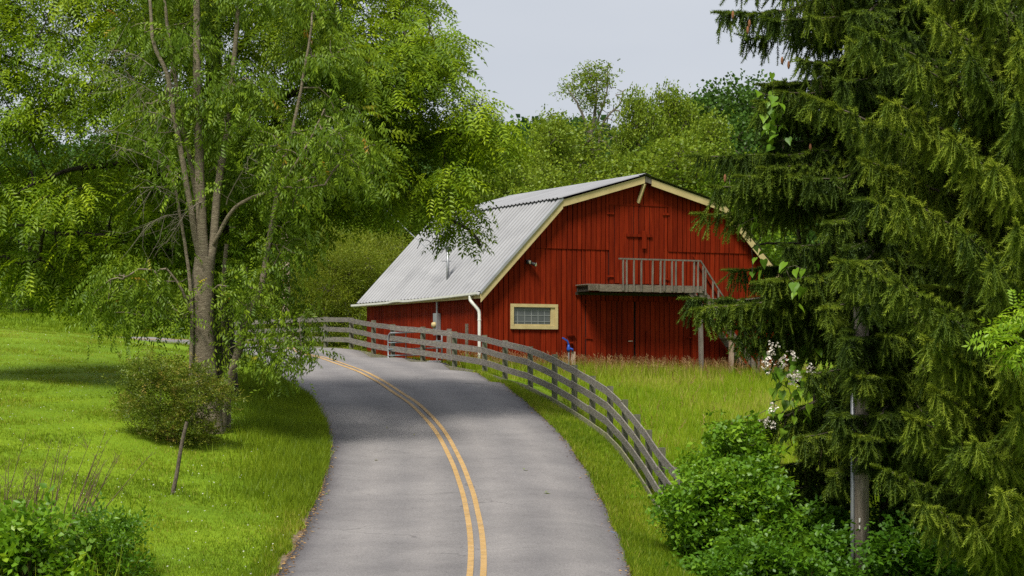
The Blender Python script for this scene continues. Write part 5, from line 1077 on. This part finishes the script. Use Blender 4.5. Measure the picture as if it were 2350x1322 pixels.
# the tall half bare tree
YT = 129.0; X_ = (1365 - CX) / FPX * YT; z_ = float(Z0(X_, YT)); tt_ = thing('half_bare_tree', 'tall thin tree behind the barn with bare twigs on its right side', 'tree', (X_, YT, z_))
wd = Wood(); limbs = []
for q, r_ in (([(1365, 790, YT), (1362, 500, YT), (1358, 330, YT), (1366, 250, YT), (1365, 170, YT)], .26), ([(1360, 340, YT), (1330, 250, YT), (1300, 200, YT)], .1), ([(1362, 430, YT), (1300, 350, YT), (1240, 300, YT)], .1), ([(1362, 400, YT), (1385, 290, YT), (1420, 240, YT), (1436, 205, YT)], .09), ([(1366, 300, YT), (1390, 220, YT), (1400, 150, YT)], .07)):
    p = limb_path(q, .12); limbs.append(p); wd.tube(p, np.linspace(r_, .03, len(p)), 6)
bt = poly_targets([(1385, 330), (1370, 250), (1385, 150), (1405, 145), (1415, 200), (1440, 210), (1440, 260), (1425, 330), (1395, 380)], YT, 1.6, 90, 1.0); grow([L_[::2] for L_ in limbs], bt, wd, .022, .008, bend=.06, nsides=3)
lt = np.vstack([poly_targets([(1325, 165), (1350, 143), (1395, 150), (1402, 200), (1380, 260), (1355, 270), (1325, 230), (1285, 220), (1300, 190)], YT, 1.8, 95, 1.0, 0, .3), poly_targets([(1230, 280), (1280, 230), (1310, 260), (1310, 350), (1360, 330), (1410, 370), (1420, 430), (1230, 440), (1215, 340)], YT, 2.2, 120, 1.0, 0, .3)])
dl = grow([L_[::2] for L_ in limbs], lt, wd, .014, .007, bend=.08, nsides=3)
link('trunk', wd.mesh('trunk', (X_, YT, z_)), M['bare'], tt_); crown_obj(tt_, (X_, YT, z_), [leaves_at(lt, dl, 11, .34, T_BG, .5, .05)], M['wood_a'])
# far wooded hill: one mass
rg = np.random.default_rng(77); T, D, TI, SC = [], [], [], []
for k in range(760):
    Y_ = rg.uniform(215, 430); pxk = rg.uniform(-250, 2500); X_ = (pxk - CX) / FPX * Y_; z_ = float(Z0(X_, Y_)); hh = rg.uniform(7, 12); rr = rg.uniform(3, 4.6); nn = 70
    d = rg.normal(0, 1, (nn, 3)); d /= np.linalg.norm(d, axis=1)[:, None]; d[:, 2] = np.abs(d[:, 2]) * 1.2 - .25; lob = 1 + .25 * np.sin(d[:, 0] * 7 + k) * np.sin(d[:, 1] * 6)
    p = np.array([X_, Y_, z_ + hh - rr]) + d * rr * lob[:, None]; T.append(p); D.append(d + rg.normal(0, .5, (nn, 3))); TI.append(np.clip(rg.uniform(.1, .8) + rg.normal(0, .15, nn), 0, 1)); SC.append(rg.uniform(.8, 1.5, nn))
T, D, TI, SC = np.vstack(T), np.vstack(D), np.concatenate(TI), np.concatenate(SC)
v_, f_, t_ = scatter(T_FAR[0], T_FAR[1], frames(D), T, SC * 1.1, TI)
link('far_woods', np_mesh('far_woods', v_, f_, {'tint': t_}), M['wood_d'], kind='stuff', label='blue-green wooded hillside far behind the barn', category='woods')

# ------------------------------------------------------------------ grass
def blades(n_, px_lo, px_hi, sampler, hlo, hhi, wlo, whi, lean, tint_fn=None, name='grass', mat='lawn_blade', label='', tsz=3):
    x, y = sampler(n_); z = Z0(x, y) + .02; m_ = len(x)
    k = tsz; x = np.repeat(x, k) + RNG.normal(0, .03, m_ * k); y = np.repeat(y, k) + RNG.normal(0, .03, m_ * k); z = np.repeat(z, k)
    hf_ = np.repeat(RNG.uniform(.75, 1.25, m_), k); h = RNG.uniform(hlo, hhi, m_ * k) * hf_; wv = RNG.uniform(wlo, whi, m_ * k); a = RNG.uniform(0, 6.28, m_ * k); la = RNG.uniform(0, 6.28, m_ * k); ll = RNG.uniform(0, lean, m_ * k) * h
    b1 = np.stack([x - np.cos(a) * wv / 2, y - np.sin(a) * wv / 2, z - .02], 1); b2 = np.stack([x + np.cos(a) * wv / 2, y + np.sin(a) * wv / 2, z - .02], 1); tp = np.stack([x + np.cos(la) * ll, y + np.sin(la) * ll, z + h], 1)
    V = np.stack([b1, b2, tp], 1).reshape(-1, 3); F = np.arange(len(V)).reshape(-1, 3)
    pt = .5 + .24 * np.sin(x * .55 + 1.3 * np.sin(y * .21)) * np.sin(y * .4 + np.sin(x * .33)) + .16 * np.sin(x * 1.9 + 2 * np.sin(y * .8)) * np.sin(y * 1.3 + x * .4) + .12 * sstep(70, 84, y); tint = np.clip(pt + RNG.normal(0, .22, len(x)), 0, .97); tint[RNG.uniform(0, 1, len(x)) < .02] = 1
    if tint_fn is not None: tint = tint_fn(x, y, tint)
    return link(name, np_mesh(name, V, F, {'tint': np.repeat(tint, 3)}), M[mat], kind='stuff', label=label, category='grass')
RIGHT_OF = lambda x, y: x - np.interp(y, RE[:, 1][:215], RE[:, 0][:215])
def view_ok(x, y, mar=120):
    px_ = CX + FPX * x / y; py_ = HZ - FPX * Z0(x, y) / y; return (px_ > -mar) & (px_ < 2350 + mar) & (py_ < 1322 + 150)
def s_lawn(n_):
    # more blades near the viewer, none on the asphalt
    out = [[], []]; tot = 0
    while tot < n_:
        y = 33 + (RNG.uniform(0, 1, n_) ** 1.35) * 62; x = RNG.uniform(-21, 3.5, n_) * y / 80 * 1.25 if False else RNG.uniform(-.245, .02, n_) * y
        sd_v = road_sd(x, y); ok = (sd_v > .14) & ((y < 84) | (sd_v > 2.5)) & view_ok(x, y) & (x < np.interp(y, LE[:, 1][:190], LE[:, 0][:190]) + .5); out[0].append(x[ok]); out[1].append(y[ok]); tot += ok.sum()
    return np.concatenate(out[0])[:n_], np.concatenate(out[1])[:n_]
def lush(x, y, t_): return t_
blades(95000, 0, 0, s_lawn, .03, .085, .012, .022, .9, name='lawn_grass', label='short bright mown grass on the left lawn')
def s_field(n_):
    out = [[], []]; tot = 0
    while tot < n_:
        y = RNG.uniform(98, 130, n_); x = RNG.uniform(-.23, -.08, n_) * y; ok = road_sd(x, y) > .3; out[0].append(x[ok]); out[1].append(y[ok]); tot += ok.sum()
    return np.concatenate(out[0])[:n_], np.concatenate(out[1])[:n_]
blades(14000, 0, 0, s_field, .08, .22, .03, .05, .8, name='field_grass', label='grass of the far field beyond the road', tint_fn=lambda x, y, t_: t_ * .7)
def s_edge(n_):
    k = RNG.integers(40, 250, n_); e = np.where(RNG.uniform(0, 1, n_) < .5, 0, 1); q = np.where(e[:, None] == 0, LE[k], RE[k]); dn = unit(RE[k] - LE[k]); o = np.abs(RNG.normal(0, .18, n_)) - .01; o = o + np.where((e == 0) & (LE[k][:, 1] < 58), .14 + .1 * np.sin(LE[k][:, 1] * 2.1), 0)
    q = q + np.where(e[:, None] == 0, -dn, dn) * o[:, None] + RNG.normal(0, .15, (n_, 2)) * unit(np.gradient(CE, axis=0)[k]); return q[:, 0], q[:, 1]
blades(16000, 0, 0, s_edge, .05, .15, .012, .022, .9, name='verge_grass', label='ragged grass fringe along both road edges')
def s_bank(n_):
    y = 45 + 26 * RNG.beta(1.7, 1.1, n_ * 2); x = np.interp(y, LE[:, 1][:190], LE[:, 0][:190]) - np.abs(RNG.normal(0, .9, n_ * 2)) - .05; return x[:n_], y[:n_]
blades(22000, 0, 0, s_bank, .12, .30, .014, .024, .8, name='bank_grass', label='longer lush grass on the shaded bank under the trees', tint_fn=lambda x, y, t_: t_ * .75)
def s_right(n_):
    out = [[], []]; tot = 0
    while tot < n_:
        y = RNG.uniform(36, 84, n_); x = RNG.uniform(-.02, .15, n_) * y; ok = (road_sd(x, y) > .02) & (RIGHT_OF(x, y) > 0); fd = x - np.interp(y, POSTW[::-1, 1], POSTW[::-1, 0]); ok &= fd < .25; out[0].append(x[ok]); out[1].append(y[ok]); tot += ok.sum()
    return np.concatenate(out[0])[:n_], np.concatenate(out[1])[:n_]
blades(22000, 0, 0, s_right, .05, .13, .012, .022, .8, name='verge_lawn', label='mown strip of grass between the road and the fence')
def in_barn(x, y): u = (x - BX) * UC + (y - BY) * US; v = -(x - BX) * US + (y - BY) * UC; return (u > -.1) & (u < BW + .1) & (v > -.08) & (v < BL + .1)
def s_mead(n_):
    out = [[], []]; tot = 0
    while tot < n_:
        y = RNG.uniform(40, 96, n_); x = RNG.uniform(-.09, .17, n_) * y; fd = x - np.interp(y, POSTW[::-1, 1], POSTW[::-1, 0]); ok = (fd > .1) & ~in_barn(x, y) & (road_sd(x, y) > 1.2); out[0].append(x[ok]); out[1].append(y[ok]); tot += ok.sum()
    return np.concatenate(out[0])[:n_], np.concatenate(out[1])[:n_]
blades(48000, 0, 0, s_mead, .12, .34, .012, .024, .7, name='meadow_grass', mat='meadow_blade', label='yellow-green unmown meadow between the fence and barn')
def s_tall(n_):
    u = RNG.uniform(-1.0, BW + .3, n_); v = -.12 - np.abs(RNG.normal(0, 1.0, n_)); x, y = bw(u, v); return x, y
blades(9000, 0, 0, s_tall, .2, .62, .014, .026, .5, name='tall_grass', mat='meadow_blade', label='tall grass growing against the foot of the red gable')
def s_weed(n_):
    q = np.array([pix(a, 1270, 37.2)[0] for a in RNG.uniform(-60, 330, n_)]); return q, 37.2 + RNG.normal(-.3, .9, n_)
blades(1300, 0, 0, s_weed, .22, .7, .012, .022, .7, name='weed_grass', mat='meadow_blade', label='tall straggling weed grass around the lower left bramble', tint_fn=lambda x, y, t_: np.clip(t_ + .3, 0, 1))
def seed_heads(n_, smp):
    x, y = smp(n_); z = Z0(x, y); h = RNG.uniform(.4, .8, n_); T = np.stack([x, y, z + h * .72], 1); d = np.stack([RNG.normal(0, .3, n_), RNG.normal(0, .3, n_), np.ones(n_)], 1)
    V, F = [], []
    for k in range(6): a = k * 2.4; leaflet((.05 * k, 0, 0), (1, .45 * math.cos(a), .45 * math.sin(a)), (0, .3, 1), .1, .018, V, F)
    b = len(V); V += [np.array([-.5, -.004, 0]), np.array([-.5, .004, 0]), np.array([.2, 0, 0])]; F += [(b, b + 1, b + 2)]
    return scatter(np.array(V), np.array(F), frames(d), T, RNG.uniform(.7, 1.1, n_), RNG.uniform(0, 1, n_))
def s_seed(n_):
    a = s_tall(n_ * 5 // 6); b = s_mead(n_ - n_ * 5 // 6); return np.r_[a[0], b[0]], np.r_[a[1], b[1]]
v_, f_, t_ = seed_heads(1900, s_seed); link('seed_heads', np_mesh('seed_heads', v_, f_, {'tint': t_}), M['seed'], kind='stuff', label='reddish seed heads of the tall grass before the barn', category='grass')
def s_clover(n_): return s_lawn(n_)
x, y = s_lawn(750); T = np.stack([x, y, Z0(x, y) + .10], 1); v_, f_, t_ = scatter(fv, ff, frames(RNG.normal(0, 1, (750, 3)) + np.array([0, 0, 1])), T, RNG.uniform(.2, .38, 750), RNG.uniform(0, 1, 750))
link('clover_flowers', np_mesh('clover_flowers', v_, f_, {'tint': t_}), M['clover'], kind='stuff', label='tiny white clover flowers dotted over the lawn', category='flowers')
M['soil'] = surf_mat('gritty_verge_soil', [(.3, (.07, .05, .03)), (.5, (.15, .11, .07)), (.72, (.27, .20, .13))], 9, rough=.95, bump=.6, bscale=40, coords='Object')
for E_, sg, lo_, hi_ in ((LE2, -1, .10, .52), (RE2, 1, .04, .24)):
    ks = [k for k in range(640) if 30 < E_[k][1] < 88]; V, F = [], []; wv_ = np.convolve(RNG.uniform(lo_, hi_, len(ks) + 6), np.ones(7) / 7, 'valid') + RNG.uniform(-.05, .05, len(ks))
    for w_, k in zip(wv_, ks):
        dn = (RE2[k] - LE2[k]) / np.linalg.norm(RE2[k] - LE2[k]) * sg; a = E_[k] - dn * .1; b = E_[k] + dn * max(.02, w_); za = float(Z0(a[0], a[1])); zb = float(Z0(b[0], b[1])); V += [(a[0], a[1], za - .02), (b[0], b[1], zb + .016)]
    for k in range(len(ks) - 1): F.append((2*k, 2*k + 1, 2*k + 3, 2*k + 2) if sg < 0 else (2*k, 2*k + 2, 2*k + 3, 2*k + 1))
    link('dirt_margin', np_mesh('dirt_margin', np.array(V), np.array(F)), M['soil'], kind='structure')
# leaf litter gathered on the asphalt edges
def lit(n_):
    k = RNG.integers(50, 200, n_); e = RNG.uniform(0, 1, n_) < .62; q = np.where(e[:, None], LE[k], RE[k]); dn = unit(RE[k] - LE[k]); o = np.abs(RNG.normal(0, .11, n_)) - .04; q = q + np.where(e[:, None], dn, -dn) * o[:, None] + RNG.normal(0, .2, (n_, 2)) * unit(np.gradient(CE, axis=0)[k]); return q
q = lit(3200); V, F = [], []; leaflet((0, 0, 0), (1, 0, 0), (0, 0, 1), .07, .035, V, F)
v_, f_, t_ = scatter(np.array(V), np.array(F), frames(np.c_[RNG.normal(0, 1, (3200, 2)), np.zeros(3200)], jit=.25), np.c_[q, road_z(q[:, 0], q[:, 1]) + .016], RNG.uniform(.5, 1.3, 3200), RNG.uniform(0, 1, 3200))
link('leaf_litter', np_mesh('leaf_litter', v_, f_, {'tint': t_}), M['litter'], kind='stuff', label='dry brown leaf litter along the asphalt edges', category='litter')
for k, (px, py, s_, lab) in enumerate(((1247, 1142, 1.9, 'curled green leaf lying in the right lane near the bottom'), (1205, 1089, 1.9, 'flat green leaf lying in the right lane halfway up'), (868, 1058, 1.3, 'small yellow leaf lying on the shaded left lane'), (755, 1135, 1.3, 'small green leaf near the left asphalt edge'), (948, 1000, 1.1, 'tiny yellow leaf nearest the centre line on the shaded road'), (885, 983, 1.1, 'tiny yellow leaf highest up on the shaded left lane'))):
    p = hit(px, py); V, F = [], []; leaflet((0, 0, 0), (1, 0, 0), (0, 0, 1), .09, .05, V, F); leaflet((.02, .01, .012), (.7, .7, .3), (0, 0, 1), .05, .03, V, F)
    o = link('fallen_leaf', np_mesh('fallen_leaf', np.array(V) * s_, np.array(F), {'tint': np.full(len(V), .2 if 'green' in lab else .95)}), M['fallen'], label=lab, category='leaf', group='leaves lying on the road'); o.location = (p[0], p[1], float(road_z(p[:1], p[1:])[0]) + .016); o.rotation_euler = (0, 0, k * 1.3)
